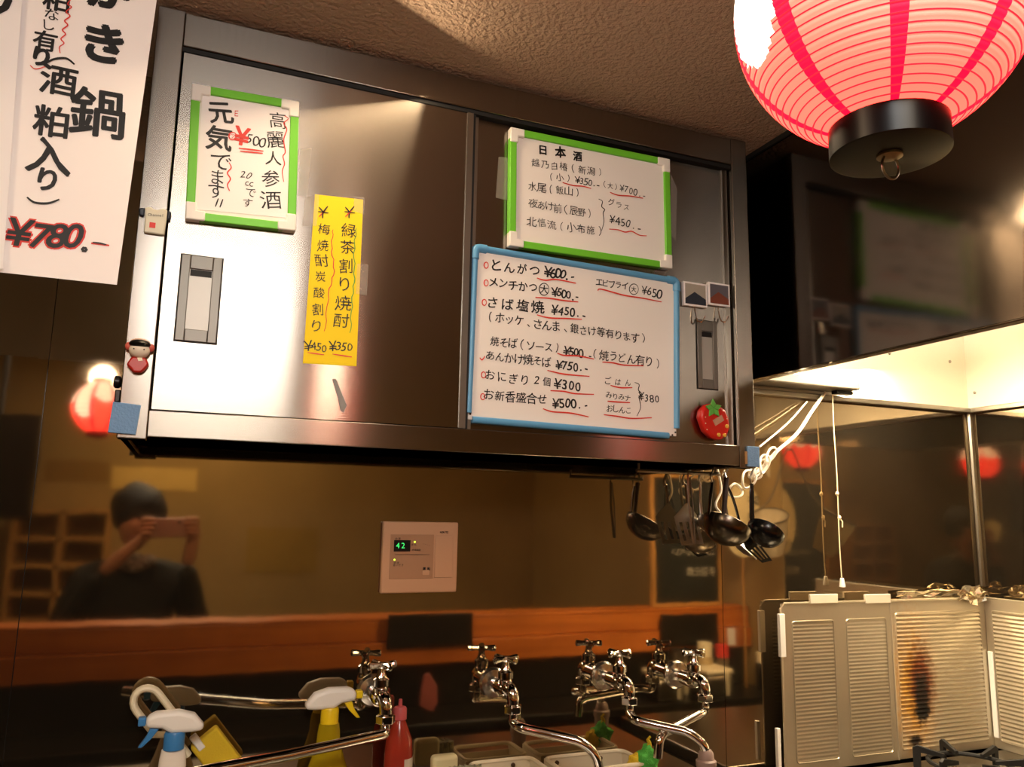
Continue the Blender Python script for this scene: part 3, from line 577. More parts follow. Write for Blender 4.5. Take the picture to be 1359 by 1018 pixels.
for dx in (-.004, .004): MB().tube([(t0.x + dx * .4, -.17, -.022), (t0.x + .004 + dx * 1.2, -.17, (t0.z + e0.z) / 2), (e0.x + dx * .4, -.17, e0.z + .002)], .0032, 6, flat=.5).build('arm', M_chrome2, tg)
MB().tube([(t0.x - .003, -.17, -.024), (t0.x, -.17, -.008), (t0.x + .006, -.168, -.006)], .002, 6).build('hook', M_chrome2, tg)
t0 = P(958, 622, -.085); c = P(985, 722, -.085)
sk = thing('wire_skimmer', (t0.x, -.085, c.z - .03), 'steel skimmer with a scalloped rim behind the large ladle', 'skimmer', GU)
MB().tube([(t0.x, -.085, -.020), (t0.x + .004, -.085, -.06), c + Vector((-.035, 0, .035))], .0035, 8).build('handle', M_chrome2, sk)
MB().tube([(t0.x, -.085, -.022), (t0.x, -.087, -.008), (t0.x + .006, -.089, .003)], .002, 6).build('hook', M_chrome2, sk)
q = Vector((.45, -.45, .6)).to_track_quat('Z', 'Y')
MB().tube([c + q @ Vector(((.042 + .003 * math.sin(10 * a)) * math.cos(a), (.042 + .003 * math.sin(10 * a)) * math.sin(a), 0)) for a in [2 * math.pi * i / 60 for i in range(60)]], .0018, 6, closed=True).build('rim', M_chrome2, sk)
MB().lathe([(.0005, -.016), (.02, -.013), (.034, -.006), (.041, 0), (.040, .001), (.033, -.005), (.019, -.012), (.0005, -.0145)], c, (.45, -.45, .6), 24).build('bowl', M_chrome2, sk)
t0 = P(964, 622, -.185); e0 = P(960, 690, -.185)
kn = thing('skewer_rod', (t0.x, -.185, e0.z), 'dark brown handled tool hanging between the large ladle and the black ladle', 'tool', GU)
MB().tube([(t0.x, -.185, -.02), (e0.x, -.185, e0.z)], [.006, .005], 8).build('handle', mat('dark_brown_handle', '#2a1a12', .4), kn)
MB().tube([(t0.x, -.185, -.022), (t0.x, -.177, -.008), (t0.x + .006, -.168, -.006)], .002, 6).build('hook', M_chrome2, kn)
# ================================================================ FAUCETS
def faucet(base, label, spout, flange=True, adapter=None, yo=.071, hang=0):
    c = P(base[0], base[1], 0); x, z = c.x, c.z
    f = thing('wall_faucet', (x, 0, z - .05), label, 'faucet', 'chrome cross-handled faucets on the wall')
    MB().lathe([(.031, .0002), (.031, .004), (.027, .009), (.012, .012)], (x, 0, z), (0, -1, 0), 28).build('wall_flange', mat('satin_chrome', '#d4d0c8', .22, 1), f)
    MB().lathe([(.011, .009), (.011, .026), (.016, .030), (.017, .058), (.0175, .074), (.013, .084), (.004, .087)], (x, 0, z), (0, -1, 0), 20).build('body', M_chrome, f)
    MB().lathe([(.013, .008), (.0135, .018), (.012, .021), (.0155, .022), (.0155, .034), (.011, .037), (.008, .044), (.006, .056)], (x, -yo, z), (0, 0, 1), 16).build('bonnet', M_chrome, f, angle=25)
    h = MB(); h.lathe([(.010, .054), (.011, .058), (.008, .064), (.003, .065)], (x, -yo, z), (0, 0, 1), 16); h.build('handle_hub', M_chrome, f)
    for i in range(4):
        a = hang + math.pi / 2 * i; d = Vector((math.cos(a), math.sin(a), 0)); o = Vector((x, -yo, z + .059))
        MB().tube([o + d * .004, o + d * .014, o + d * .022, o + d * .029, o + d * .031], [.0060, .0055, .0068, .0070, .004], 10).build('handle_arm', M_chrome, f)
    o = Vector((x, -.074, z))
    MB().tube(arc([o, o + Vector((.001, -.014, .005)), o + Vector((.002, -.027, 0)), o + Vector((.003, -.031, -.013)), o + Vector((.003, -.031, -.024))], 5), [.013] * 8 + [.0125] * 8 + [.012] * 5, 14).build('outlet_bend', M_chrome, f)
    e = o + Vector((.003, -.031, -.024))
    MB().lathe([(.014, -.014), (.0185, -.013), (.0185, .001), (.013, .004)], e, (0, 0, 1), 6).build('union_nut', M_chrome, f, bevel=.0015)
    pts = [e + Vector((0, 0, -.010)), e + Vector((0, 0, -.030))] + [P(u, v, y) for u, v, y in spout]
    pts = bend(pts, .03, 6); MB().tube(pts, .0093, 16).build('spout', M_chrome, f)
    if adapter:
        a = pts[-1]; MB().lathe([(.010, .012), (.0145, .006), (.016, -.006), (.020, -.009), (.020, -.020), (.017, -.026), (.017, -.05)], a, (0, 0, 1), 20).build('spray_adapter', mat('grey_rubber_adapter', '#8c7770', .55), f)
    return f
faucet((494, 916), 'chrome wall faucet with a long spout swung left, beside the yellow spray bottle', [(511, 974, -.125), (380, 1003, -.19), (278, 1022, -.25), (120, 1056, -.34)], hang=.3)
faucet((654, 906), 'chrome wall faucet left of centre with its spout down to the right', [(690, 966, -.13), (771, 984, -.19), (790, 1000, -.20), (797, 1030, -.20)], adapter=1, hang=.35)
faucet((801, 897), 'chrome wall faucet right of centre whose spout crosses its neighbour, ending in a grey adapter', [(842, 956, -.14), (915, 972, -.20), (934, 988, -.215), (937, 1003, -.215)], adapter=1, hang=.3)
faucet((897, 895), 'chrome wall faucet farthest right, spout bent back to the left', [(932, 946, -.13), (880, 974, -.17), (875, 982, -.175), (873, 1006, -.175)], hang=.15)
# ================================================================ SPRAY BOTTLES
def spray(label, u, v, y, facing, head_px, cols, bottle_cols, trans=0.0, lab=None):
    """u,v: picture position of the middle of the collar top; facing -1 left, +1 right"""
    p = P(u, v, y); k = mpp(u, v, y); x, z = p.x, p.z; s = facing
    b = thing('spray_bottle', (x, y, ZW), label, 'spray bottle')
    hw = head_px * k; hh = hw * .42; th = .013
    prof = [(-.30, 0), (.06, 0), (.22, .22), (.50, .30), (.50, .72), (.34, .88), (-.05, .90), (-.32, .72), (-.48, .30), (-.50, .05)]
    if s < 0: pass
    MB().prism([(x + s * a * hw, y + th, z + q * hh * 1.05) for a, q in prof], (0, -2 * th, 0)).build('trigger_head', M_white, b, bevel=.008, bseg=4)
    nz = MB(); nz.box(*(sorted((x + s * .50 * hw, x + s * .63 * hw))), y - .008, y + .008, z + hh * .38, z + hh * .74); nz.build('nozzle', cols, b, bevel=.002)
    MB().prism([(x + s * .27 * hw, y + .006, z + hh * .22), (x + s * .42 * hw, y + .006, z + hh * .28), (x + s * .47 * hw, y + .006, z - hh * .05), (x + s * .60 * hw, y + .006, z - hh * .5), (x + s * .53 * hw, y + .006, z - hh * .5), (x + s * .38 * hw, y + .006, z - hh * .15)], (0, -.012, 0)).build('trigger', cols, b, bevel=.0015)
    cr = .0165
    MB().lathe([(cr, -.026), (cr, -.002), (cr * .9, .002)], (x, y, z), (0, 0, 1), 24).build('collar', cols, b)
    zz = z - .026; hgt = zz - ZW - .001
    mb = MB()
    for f, r in ((0, .017), (.10, .018), (.2, .021), (.38, .032), (.5, .036), (.97, .036), (1, .033)):
        pass
    prof = [(.016, hgt), (.018, hgt * .93), (.019, hgt * .84), (.026, hgt * .70), (.034, hgt * .58), (.037, hgt * .5), (.037, .006), (.034, 0)]
    q = MB(); q.lathe(prof, (0, 0, 0), (0, 0, 1), 28)
    q.v = [Vector((x + v_.x * 1.15, y + v_.y * .72, ZW + .001 + v_.z)) for v_ in q.v]; q.build('bottle', bottle_cols, b)
    if lab: 
        q = MB(); q.lathe([(.0375, 0), (.0375, hgt * .34)], (0, 0, 0), (0, 0, 1), 28); q.v = [Vector((x + v_.x * 1.15, y + v_.y * .73, ZW + .02 + v_.z)) for v_ in q.v]; q.build('label', lab, b)
    return b
Mby = mat('blue_sprayer_plastic', '#3a7cb8', .35); Myy = mat('yellow_sprayer_plastic', '#e6c61a', .35)
spray('white spray bottle with blue collar and trigger, bottom left', 232, 972, -.10, -1, 76, Mby, mat('white_bottle', '#e6dccf', .35))
spray('yellow spray bottle with a white head, under the leftmost faucet', 438, 940, -.045, 1, 70, Myy, mat('translucent_yellow_bottle', '#b8a019', .15, trans=.35), lab=mat('bright_yellow_label', '#cdb414', .4))
# pink squeeze bottle
c = P(531, 945, -.05); z0 = ZW + .001
pb = thing('detergent_bottle', (c.x, -.05, ZW), 'small pink bottle with red detergent between two faucets', 'bottle')
zt = P(531, 938, -.05).z; hh = zt - z0
MB().lathe([(.024, 0), (.027, .008), (.027, hh * .62), (.025, hh * .74), (.012, hh * .88), (.010, hh * .90)], (c.x, -.05, z0), (0, 0, 1), 24).build('bottle', mat('red_detergent_bottle', '#b8402e', .15, trans=.3), pb)
MB().lathe([(.013, hh * .90), (.013, hh * .985), (.011, hh * 1.0), (.004, hh * 1.01), (.0035, hh * 1.06), (.002, hh * 1.065)], (c.x, -.05, z0), (0, 0, 1), 20).build('cap', mat('pink_cap', '#c4585a', .4), pb)
q = MB(); q.add([(c.x + .0275 * math.cos(a), -.05 + .0275 * math.sin(a), z0 + h) for h in (.03, hh * .6) for a in [math.radians(-80 + 14 * i) for i in range(9)]], [(i, i + 1, i + 10, i + 9) for i in range(8)]); q.build('label', mat('pale_label', '#cfc3ae', .6), pb)
# handled scrubber with yellow sponge
ysb = -.035
sb = thing('sponge_brush', P(285, 1015, ysb), 'cream looped-handle scrubber with a yellow sponge head, bottom left', 'sponge')
a0 = P(196, 932, ysb); a1 = P(250, 1002, ysb); dr_ = (a1 - a0).normalized(); sd = Vector((-dr_.z, 0, dr_.x)); k = mpp(200, 950, ysb)
lp = [a0 + sd * (17 * k * math.cos(t)) - dr_ * (20 * k * math.sin(t)) for t in [math.pi * i / 10 for i in range(11)]] + [a0 - sd * 17 * k + dr_ * 42 * k] + [a0 + dr_ * 58 * k] + [a0 + sd * 17 * k + dr_ * 42 * k]
MB().tube(lp, 8.5 * k, 12, closed=True, flat=.6).build('handle', M_cream, sb)
MB().tube([a0 + dr_ * 52 * k, a0 + dr_ * 95 * k], [9 * k, 8 * k], 12, flat=.6).build('neck', M_cream, sb)
h0 = P(262, 985, ysb - .015)
def rotbox(c, ax, sd_, l, w_, d):
    return MB().prism([c + ax * l + sd_ * w_ + Vector((0, d, 0)), c + ax * l - sd_ * w_ + Vector((0, d, 0)), c - ax * l - sd_ * w_ + Vector((0, d, 0)), c - ax * l + sd_ * w_ + Vector((0, d, 0))], (0, -2 * d, 0))
rotbox(h0, dr_, sd, 12 * k, 5 * k, .006).build('clip', M_white, sb, bevel=.002)
c1 = P(290, 1003, ysb - .005)
rotbox(c1, dr_, sd, 36 * k, 21 * k, .014).build('sponge', mat('yellow_sponge', '#d9b92b', .9, bump=(400, (1, 1, 1), .6, .002)), sb, bevel=.004)
# soap, scourer, trays, green sponge
c = P(591, 1000, -.06)
def rb(name, m, c, sx, sy, sz, bv, lab, cat, grp=None):
    q = B(c.x - sx, c.x + sx, c.y - sy, c.y + sy, c.z - sz, c.z + sz).build(name, m, bevel=bv, bseg=4); return tag(q, lab, cat, grp)
Mtray = mat('white_melamine', '#e3d9c0', .35)
def tray(label, tl, tr, y0, dep, down=.095):
    A = P(*tl, y0); Z = P(*tr, y0); z1 = (A.z + Z.z) / 2; x0, x1 = A.x, Z.x; zb = z1 - down; w_ = .003; t_ = thing('white_tray', ((x0 + x1) / 2, y0 - dep / 2, zb), label, 'tray', 'white plastic trays in the sink')
    m_ = MB(); m_.box(x0, x1, y0 - dep, y0, zb, zb + w_); m_.build('bottom', Mtray, t_)
    m_ = MB(); m_.box(x0, x1, y0 - w_, y0, zb + w_, z1); m_.box(x0, x0 + w_, y0 - dep, y0 - w_, zb + w_, z1); m_.box(x1 - w_, x1, y0 - dep, y0 - w_, zb + w_, z1); m_.box(x0 + w_, x1 - w_, y0 - dep, y0 - dep + w_, zb + w_, z1 - .012); m_.build('wall', Mtray, t_)
    MB().tube(quad_loop([(x0, y0 - dep, z1), (x1, y0 - dep, z1), (x1, y0, z1), (x0, y0, z1)], .02), .0045, 8, closed=True).build('rim', Mtray, t_)
    for f in (.15, .7):
        MB().lathe([(.0045, 0), (.0045, .003), (.002, .004)], (x0 + (x1 - x0) * f, y0 - w_, z1 - .010), (0, -1, 0), 10).build('knob', mat('brown_knob', '#4a3524', .4), t_)
    return t_
tray('white plastic tray behind the scouring pad, left of the pair', (622, 1013), (704, 1006), -.008, .10)
tray('white plastic tray below the two centre faucets, right of the pair', (722, 1003), (826, 999), -.008, .10)
c = P(589, 1020, -.06); rb('soap_block', mat('pale_soap', '#d9d0a2', .5), Vector((c.x, -.06, c.z)), .026, .012, .026, .008, 'pale yellow block of soap under the pink bottle', 'soap')
c = P(610, 1024, -.09)
mb = MB()
for i in range(7):
    a = i * .45; mb.tube([c + Vector((-.03 + .010 * i, .0, -.014)), c + Vector((-.028 + .010 * i, -.006, .008 + .004 * math.sin(a))), c + Vector((-.020 + .010 * i, .004, .006)), c + Vector((-.018 + .010 * i, 0, -.014))], .0055, 8)
tag(mb.build('scouring_pad', mat('grey_scourer', '#8b8a78', .9, bump=(300, (1, 1, 1), .8, .003), vary=(60, (1, 1, 1), '#c9c49a'))), 'grey knitted scouring pad in front of the soap', 'scourer')
c = P(858, 1005, -.10)
gs = thing('green_sponge', c + Vector((0, 0, -.04)), 'green and yellow net sponge beside the right white tray', 'sponge')
def blob(c, r, m, name, par, sc=(1, 1, 1), seed=1, amp=.25):
    rnd = random.Random(seed); bm = bmesh.new(); bmesh.ops.create_icosphere(bm, subdivisions=3, radius=r)
    ph = [rnd.uniform(0, 6) for _ in range(6)]
    for v in bm.verts:
        n = v.co.normalized(); f = 1 + amp * (math.sin(5 * n.x + ph[0]) * math.sin(6 * n.z + ph[1]) + .5 * math.sin(13 * n.y + ph[2]) * math.sin(11 * n.x + ph[3])); v.co = Vector((v.co.x * sc[0], v.co.y * sc[1], v.co.z * sc[2])) * f
    mb = MB(); mb.add([c + v.co for v in bm.verts], [[v.index for v in f.verts] for f in bm.faces]); bm.free(); return mb.build(name, m, par, angle=80)
blob(c + Vector((.003, 0, -.004)), .026, mat('green_net', '#4fae46', .9, bump=(300, (1, 1, 1), .8, .003)), 'green_net', gs, (1, .7, 1), 3)
blob(c + Vector((-.022, .004, -.012)), .018, mat('yellow_net', '#d3b42a', .9, bump=(300, (1, 1, 1), .8, .003)), 'yellow_net', gs, (1, .7, 1.1), 5)
MB().tube(arc([c + Vector((.004, 0, .016)), c + Vector((.008, 0, .026)), c + Vector((.004, 0, .034)), c + Vector((.010, 0, .040))], 5), [.005] * 5 + [.004] * 6 + [.0025] * 5, 8).build('tail', MATS['yellow_net'], gs)
# ================================================================ WORKTOP, SINK, STOVE
wt = thing('worktop', (0, -.3, ZF), 'stainless worktop and sink unit along the steel wall', 'worktop')
B(XL + .5, 1.30, -.55, -.001, ZW - .05, ZW - .001).build('counter_top', M_chrome2, wt, bevel=.003)
B(XL + .5, 1.30, -.53, -.02, ZF + .001, ZW - .05).build('base_cabinet', M_dark, wt)
sv = thing('gas_stove', (1.75, -.33, ZF), 'black gas stove in front of the aluminium splash guard', 'stove')
pt = P(1290, 1001, -.25); ZS = P(1060, 1026, -.035).z; HP = pt.z - ZS
B(1.36, XC - .02, -.56, -.06, ZF + .001, ZS - .03).build('stove_body', M_dark, sv)
B(1.355, XC - .015, -.565, -.055, ZS - .03, ZS).build('stove_top', M_chrome2, sv, bevel=.003)
cs = Vector((P(1288, 1020, -.25).x, -.25, ZS))
MB().tube([cs + Vector((.085 * math.cos(a), .085 * math.sin(a), HP - .02)) for a in [2 * math.pi * i / 28 for i in range(28)]], .005, 8, closed=True).build('trivet_ring', M_blackm, sv)
MB().lathe([(.04, 0), (.045, .01), (.045, HP - .04), (.035, HP - .028), (.03, HP - .026)], cs, (0, 0, 1), 24).build('burner_head', M_chrome2, sv)
for i in range(6):
    a = math.radians(60 * i + 10); d = Vector((math.cos(a), math.sin(a), 0)); n_ = Vector((-d.y, d.x, 0)) * .004; q = [cs + d * .115 + Vector((0, 0, .001)), cs + d * .115 + Vector((0, 0, HP)), cs + d * .105 + Vector((0, 0, HP + .006)), cs + d * .05 + Vector((0, 0, HP - .006)), cs + d * .05 + Vector((0, 0, HP - .014)), cs + d * .098 + Vector((0, 0, HP - .010)), cs + d * .100 + Vector((0, 0, .001))]
    MB().prism([p - n_ for p in q], n_ * 2).build('trivet_prong', M_blackm, sv, bevel=.001)
# ================================================================ SPLASH GUARD
def stain_mat():
    m = mat('aluminium_burnt_panel', '#c9bfa9', .36, .85, bump=(30, (1, 1, 1), .35, .002)); nt = m.node_tree; b = nt.nodes['Principled BSDF']
    tc = nt.nodes.new('ShaderNodeTexCoord'); no = nt.nodes.new('ShaderNodeTexNoise'); no.inputs['Scale'].default_value = 60; no.inputs['Detail'].default_value = 5; nt.links.new(tc.outputs['Object'], no.inputs['Vector'])
    geo = nt.nodes.new('ShaderNodeNewGeometry')
    def spot(u, v, ru, rv, col, lo, hi, prev):
        c = P(u, v, -.035); k = mpp(u, v, -.035); mp = nt.nodes.new('ShaderNodeVectorMath'); mp.operation = 'SUBTRACT'; nt.links.new(geo.outputs['Position'], mp.inputs[0]); mp.inputs[1].default_value = c
        sc = nt.nodes.new('ShaderNodeVectorMath'); sc.operation = 'MULTIPLY'; sc.inputs[1].default_value = (1 / (ru * k * 1.18), 0, 1 / (rv * k)); nt.links.new(mp.outputs[0], sc.inputs[0])
        ln = nt.nodes.new('ShaderNodeVectorMath'); ln.operation = 'LENGTH'; nt.links.new(sc.outputs[0], ln.inputs[0])
        ad = nt.nodes.new('ShaderNodeMath'); ad.operation = 'MULTIPLY_ADD'; ad.inputs[1].default_value = .9; nt.links.new(no.outputs[0], ad.inputs[0]); nt.links.new(ln.outputs['Value'], ad.inputs[2])
        mr = nt.nodes.new('ShaderNodeMapRange'); mr.inputs[1].default_value = lo + .45; mr.inputs[2].default_value = hi + .45; mr.inputs[3].default_value = 1; mr.inputs[4].default_value = 0; nt.links.new(ad.outputs[0], mr.inputs[0])
        mx = nt.nodes.new('ShaderNodeMixRGB'); nt.links.new(mr.outputs[0], mx.inputs[0]); mx.inputs[2].default_value = lin(col)
        if prev is None: mx.inputs[1].default_value = lin('#c9bfa9')
        else: nt.links.new(prev[0].outputs[0], mx.inputs[1])
        mt = nt.nodes.new('ShaderNodeMath'); mt.operation = 'MAXIMUM'; nt.links.new(mr.outputs[0], mt.inputs[0])
        if prev: nt.links.new(prev[1].outputs[0], mt.inputs[1])
        else: mt.inputs[1].default_value = 0
        return mx, mt
    p = spot(1212, 915, 40, 110, '#b98a3a', .3, 1.1, None); p = spot(1222, 905, 24, 55, '#6a3210', .5, 1.1, p); p = spot(1223, 922, 15, 42, '#1c0d06', .5, 1.0, p); p = spot(1224, 945, 12, 14, '#0c0705', .7, 1.15, p); p = spot(1215, 983, 12, 9, '#1a0d06', .5, 1.1, p)
    nt.links.new(p[0].outputs[0], b.inputs['Base Color'])
    iv = nt.nodes.new('ShaderNodeMapRange'); iv.inputs[3].default_value = .85; iv.inputs[4].default_value = 0; nt.links.new(p[1].outputs[0], iv.inputs[0]); nt.links.new(iv.outputs[0], b.inputs['Metallic'])
    return m
M_burn = stain_mat()
sg = thing('splash_guard', (1.75, -.035, ZS), 'folding aluminium splash guard with ribbed panels and a brown burn stain', 'splash guard')
yg = -.035; zt = P(1180, 797, yg).z; zb = ZS + .001
xg = [P(u, 860, yg).x for u in (1037, 1050, 1107, 1124, 1178, 1186, 1189, 1303)]
def ribbed(axis, base, a0, a1, z0, z1, pitch, amp, m, par, name, sgn=-1):
    mb = MB(); n = int((z1 - z0) / pitch * 4); vs = []
    for i in range(n + 1):
        z = z0 + (z1 - z0) * i / n; d = base + sgn * amp * (0.5 + 0.5 * math.sin(2 * math.pi * i / 4)) * (1 if 0 < i < n else 0)
        for a in (a0, a1): vs.append((a, d, z) if axis == 'x' else (d, a, z))
    mb.add(vs, [(2 * i, 2 * i + 1, 2 * i + 3, 2 * i + 2) for i in range(n)]); o = mb.build(name, m, par, angle=60)
    return o
def frame_sheet(axis, base, a0, a1, z0, z1, wins, m, par, th=.0012, sgn=-1):
    mb = MB()
    def bx(p0, p1, q0, q1):
        lo, hi = sorted((base, base + th * sgn))
        if axis == 'x': mb.box(p0, p1, lo, hi, q0, q1)
        else: mb.box(lo, hi, p0, p1, q0, q1)
    zlo, zhi = wins[0][2], wins[0][3]
    bx(a0, a1, z0, zlo); bx(a0, a1, zhi, z1); cur = a0
    for w0, w1, _, _ in wins: bx(cur, w0, zlo, zhi); cur = w1
    bx(cur, a1, zlo, zhi)
    mb.build('guard_frame', m, par)
    for w0, w1, _, _ in wins:
        c0, c1 = sorted((w0, w1))
        lp = quad_loop([(c0, base + sgn * .002, zlo), (c1, base + sgn * .002, zlo), (c1, base + sgn * .002, zhi), (c0, base + sgn * .002, zhi)] if axis == 'x' else [(base + sgn * .002, c0, zlo), (base + sgn * .002, c1, zlo), (base + sgn * .002, c1, zhi), (base + sgn * .002, c0, zhi)], .008)
        MB().tube(lp, .0018, 6, closed=True).build('pressed_edge', m, par)
zw1 = P(1130, 822, yg).z; zw2 = P(1240, 812, yg).z; zlow = zb + .02
x0, x1 = P(1037, 860, yg).x, P(1184, 860, yg).x
frame_sheet('x', yg, x0, x1, zb, zt, [(xg[1] + .004, xg[2], zlow, zw1), (xg[3], xg[4] - .002, zlow, zw1)], M_alu, sg)
ribbed('x', yg, xg[1] + .004, xg[2], zlow, zw1, .0088, .0016, M_alu, sg, 'ribbed_panel'); ribbed('x', yg, xg[3], xg[4] - .002, zlow, zw1, .0088, .0016, M_alu, sg, 'ribbed_panel')
xr = XC - .04
frame_sheet('x', yg + .002, x1, xr, zb, zt, [(xg[6] + .004, xg[7], zlow, zw2)], M_burn, sg)
ribbed('x', yg + .001, xg[6] + .004, xg[7], zlow, zw2, .0105, .0035, M_burn, sg, 'ribbed_panel')
frame_sheet('y', xr, -.60, yg, zb, zt, [(-.56, -.055, zlow, zw2)], M_alu, sg)
ribbed('y', xr, -.56, -.055, zlow, zw2, .0105, .0035, M_alu, sg, 'ribbed_panel')
MB().tube([(x0, yg, zb), (x0, yg, zt - .012), (x0 + .012, yg, zt), (xr, yg, zt), (xr, -.60, zt)], .0028, 8).build('rolled_edge', M_alu, sg)
MB().tube([(x1, yg - .001, zb), (x1, yg - .001, zt)], .003, 8).build('hinge_fold', M_alu, sg)
for u0, v0, u1, v1 in ((1034, 815, 1043, 872), (1031, 967, 1037, 1020)):
    A = P(u0, v0, yg - .004); Z = P(u1, v1, yg - .004); B(A.x, Z.x, yg - .006, yg + .004, Z.z, A.z).build('edge_clip', M_white, sg, bevel=.001)
for u0, u1 in ((1074, 1111), (1147, 1181)):
    A = P(u0, 789, yg); Z = P(u1, 800, yg); B(A.x, Z.x, yg - .004, yg + .003, Z.z, A.z).build('top_clip', mat('milky_clip', '#d8cdb8', .4), sg, bevel=.001)
A = P(1311, 865, yg - .01); Z = P(1317, 980, yg - .01); B(xr - .006, xr - .002, yg - .016, yg - .002, Z.z, A.z).build('edge_clip', M_white, sg, bevel=.001)
rnd = random.Random(4)
def crumple(c, sx, sy, sz, seed, name, lab):
    rnd = random.Random(seed); n = 9; vs = []
    for i in range(n):
        for j in range(n): vs.append(c + Vector(((i / (n - 1) - .5) * sx + rnd.uniform(-.1, .1) * sx / 4, -abs(rnd.gauss(0, .25)) * sy, (j / (n - 1) - .5) * sz * (1 - abs(i / (n - 1) - .5)) + rnd.uniform(-.15, .15) * sz)))
    fs = [(i * n + j, (i + 1) * n + j, (i + 1) * n + j + 1, i * n + j + 1) for i in range(n - 1) for j in range(n - 1)]
    o = MB().add(vs, fs).build(name, mat('crumpled_foil', '#d6cab0', .22, .9), smooth=False); s_ = o.modifiers.new('thickness', 'SOLIDIFY'); s_.thickness = .0008; return tag(o, lab, 'foil')
crumple(P(1304, 790, -.06) + Vector((-.02, .02, .0)), .10, .03, .05, 3, 'crumpled_foil', 'crumpled foil wad on the splash guard at the wall corner')
crumple(P(1235, 790, -.012), .24, .012, .035, 8, 'crumpled_foil', 'long crumpled foil strip behind the top edge of the splash guard')
# ================================================================ LANTERNS
M_lw = mat('lantern_white_paper', '#fff6ee', .7, emit=(3.2, 2.6, 2.2), es=1); M_lp = mat('lantern_pink_paper', '#f59a8a', .7, emit=(5.5, .27, .18), es=1); M_lr = mat('lantern_red_paint', '#e8173a', .7, emit=(4, .006, .06), es=1)
M_lrib = mat('lantern_rib', '#d0203c', .6, emit=(.75, .03, .05), es=1)
M_brass = mat('brass', '#8f8670', .4, .7)
WE = {3: -.50, 4: .04, 5: .55, 6: -.34}
def lantern(c, R, label, rot=0, detail=True):
    l = thing('paper_lantern', c + Vector((0, 0, -R * 1.16)), label, 'lantern', 'red paper lanterns in a row over the counter')
    nr = 38 if detail else 14; na = 96 if detail else 48; zr = R * 1.02; rc = .375 * R
    rows = []
    a_end = math.acos(rc / R)
    ribs = []
    sub = 3
    for i in range(nr * sub + 1):
        t = i / (nr * sub); ph = -a_end + 2 * a_end * t; r = R * math.cos(ph); z = zr * math.sin(ph); k = i % sub
        if k == 0: r *= .988; ribs.append((r, z))
        rows.append((r, z))
    mb = MB(); vs = []; fs = []; ms = []
    for r, z in rows:
        for j in range(na): a = 2 * math.pi * j / na; vs.append(c + Vector((r * math.cos(a), r * math.sin(a), z)))
    n = 8
    for i in range(len(rows) - 1):
        zz = (rows[i][1] + rows[i + 1][1]) / 2 / zr
        for j in range(na):
            a = (j + .5) / na; s = (a + rot) * n % 1; st = abs(s - .5)      # stripes at s = 0
            mi = 2 if min(s, 1 - s) < .085 else 1
            if mi == 1:
                if zz > WE.get(int((a + rot) * n) % n, .1) + 1.1 * st * st: mi = 0
            fs.append((i * na + j, i * na + (j + 1) % na, (i + 1) * na + (j + 1) % na, (i + 1) * na + j)); ms.append(mi)
    mb.v = vs; mb.f = fs; mb.m = ms
    mb.build('paper_shade', [M_lw, M_lp, M_lr], l, angle=80)
    mb = MB()
    for r, z in ribs:
        run = []
        for i in range(na + 1):
            a = i / na; s = (a + rot + .5 / na) * n % 1; st = abs(s - .5); wh = min(s, 1 - s) >= .085 and z / zr > WE.get(int((a + rot + .5 / na) * n) % n, .1) + 1.1 * st * st
            run.append(c + Vector((r * 1.004 * math.cos(2 * math.pi * a), r * 1.004 * math.sin(2 * math.pi * a), z)))
            if (wh and detail) or i == na:
                if len(run) > 2: mb.tube(run, R * .0065, 4)
                run = []
    q = mb.build('bamboo_rib', M_lrib, l); q['kind'] = 'stuff'
    zc_ = -zr * math.sin(a_end)
    MB().lathe([(rc * .97, .004), (rc * 1.03, .004), (rc * 1.03, -R * .2), (rc * .98, -R * .205), (.0005, -R * .2), (.0005, -R * .17), (rc * .9, -R * .17)], c + Vector((0, 0, zc_)), (0, 0, 1), 48, cap=False).build('bottom_ring', mat('black_lacquer', '#040303', .3), l)
    MB().lathe([(rc * 1.03, -.004), (rc * 1.03, R * .2), (rc * .6, R * .2), (rc * .6, R * .1)], c + Vector((0, 0, -zc_)), (0, 0, 1), 48, cap=False).build('top_ring', MATS['black_lacquer'], l)
    b0 = c + Vector((0, 0, zc_ - R * .2))
    MB().lathe([(R * .085, 0), (R * .085, -.0015), (R * .03, -.003)], b0, (0, 0, 1), 18).build('ring_plate', M_brass, l)
    MB().tube([b0 + Vector((R * .075 * math.cos(a), 0, -R * .09 + R * .085 * math.sin(a))) for a in [2 * math.pi * i / 24 for i in range(24)]], R * .009, 8, closed=True).build('ring', M_chrome2, l)
    zt_ = c.z - zc_ + R * .2
    MB().tube([(c.x, c.y, zt_ - .01), (c.x, c.y, ZC)], .0025, 8).build('hanging_cord', M_blackm, l)
    B(c.x - rc * .62, c.x + rc * .62, c.y - .004, c.y + .004, zt_ - .014, zt_ - .008).build('cross_bar', M_blackm, l)
    bl = MB().lathe([(.0005, -.02), (.012, -.015), (.016, 0), (.012, .015), (.007, .03)], c, (0, 0, 1), 16).build('bulb', mat('bulb_glow', '#fff0d8', .4, emit='#ffdcae', es=8), l)
    return l
LC = CAM + ray(1168, 4) * .5
lantern(LC, 187 / F * .5, 'large glowing red and white striped paper lantern, nearest, top right', rot=-.012)
MATS['black_lacquer'].node_tree.nodes['Principled BSDF'].inputs['Specular IOR Level'].default_value = .2
l1 = V(133, 540, 1.4)
lantern(l1, .088, 'red paper lantern over the counter, seen as the reflection left of the cabinet', .1, False)
lantern(Vector((1.56, -1.38, .22)), .088, 'rightmost red paper lantern over the counter, reflected beside the hood', .05, False)
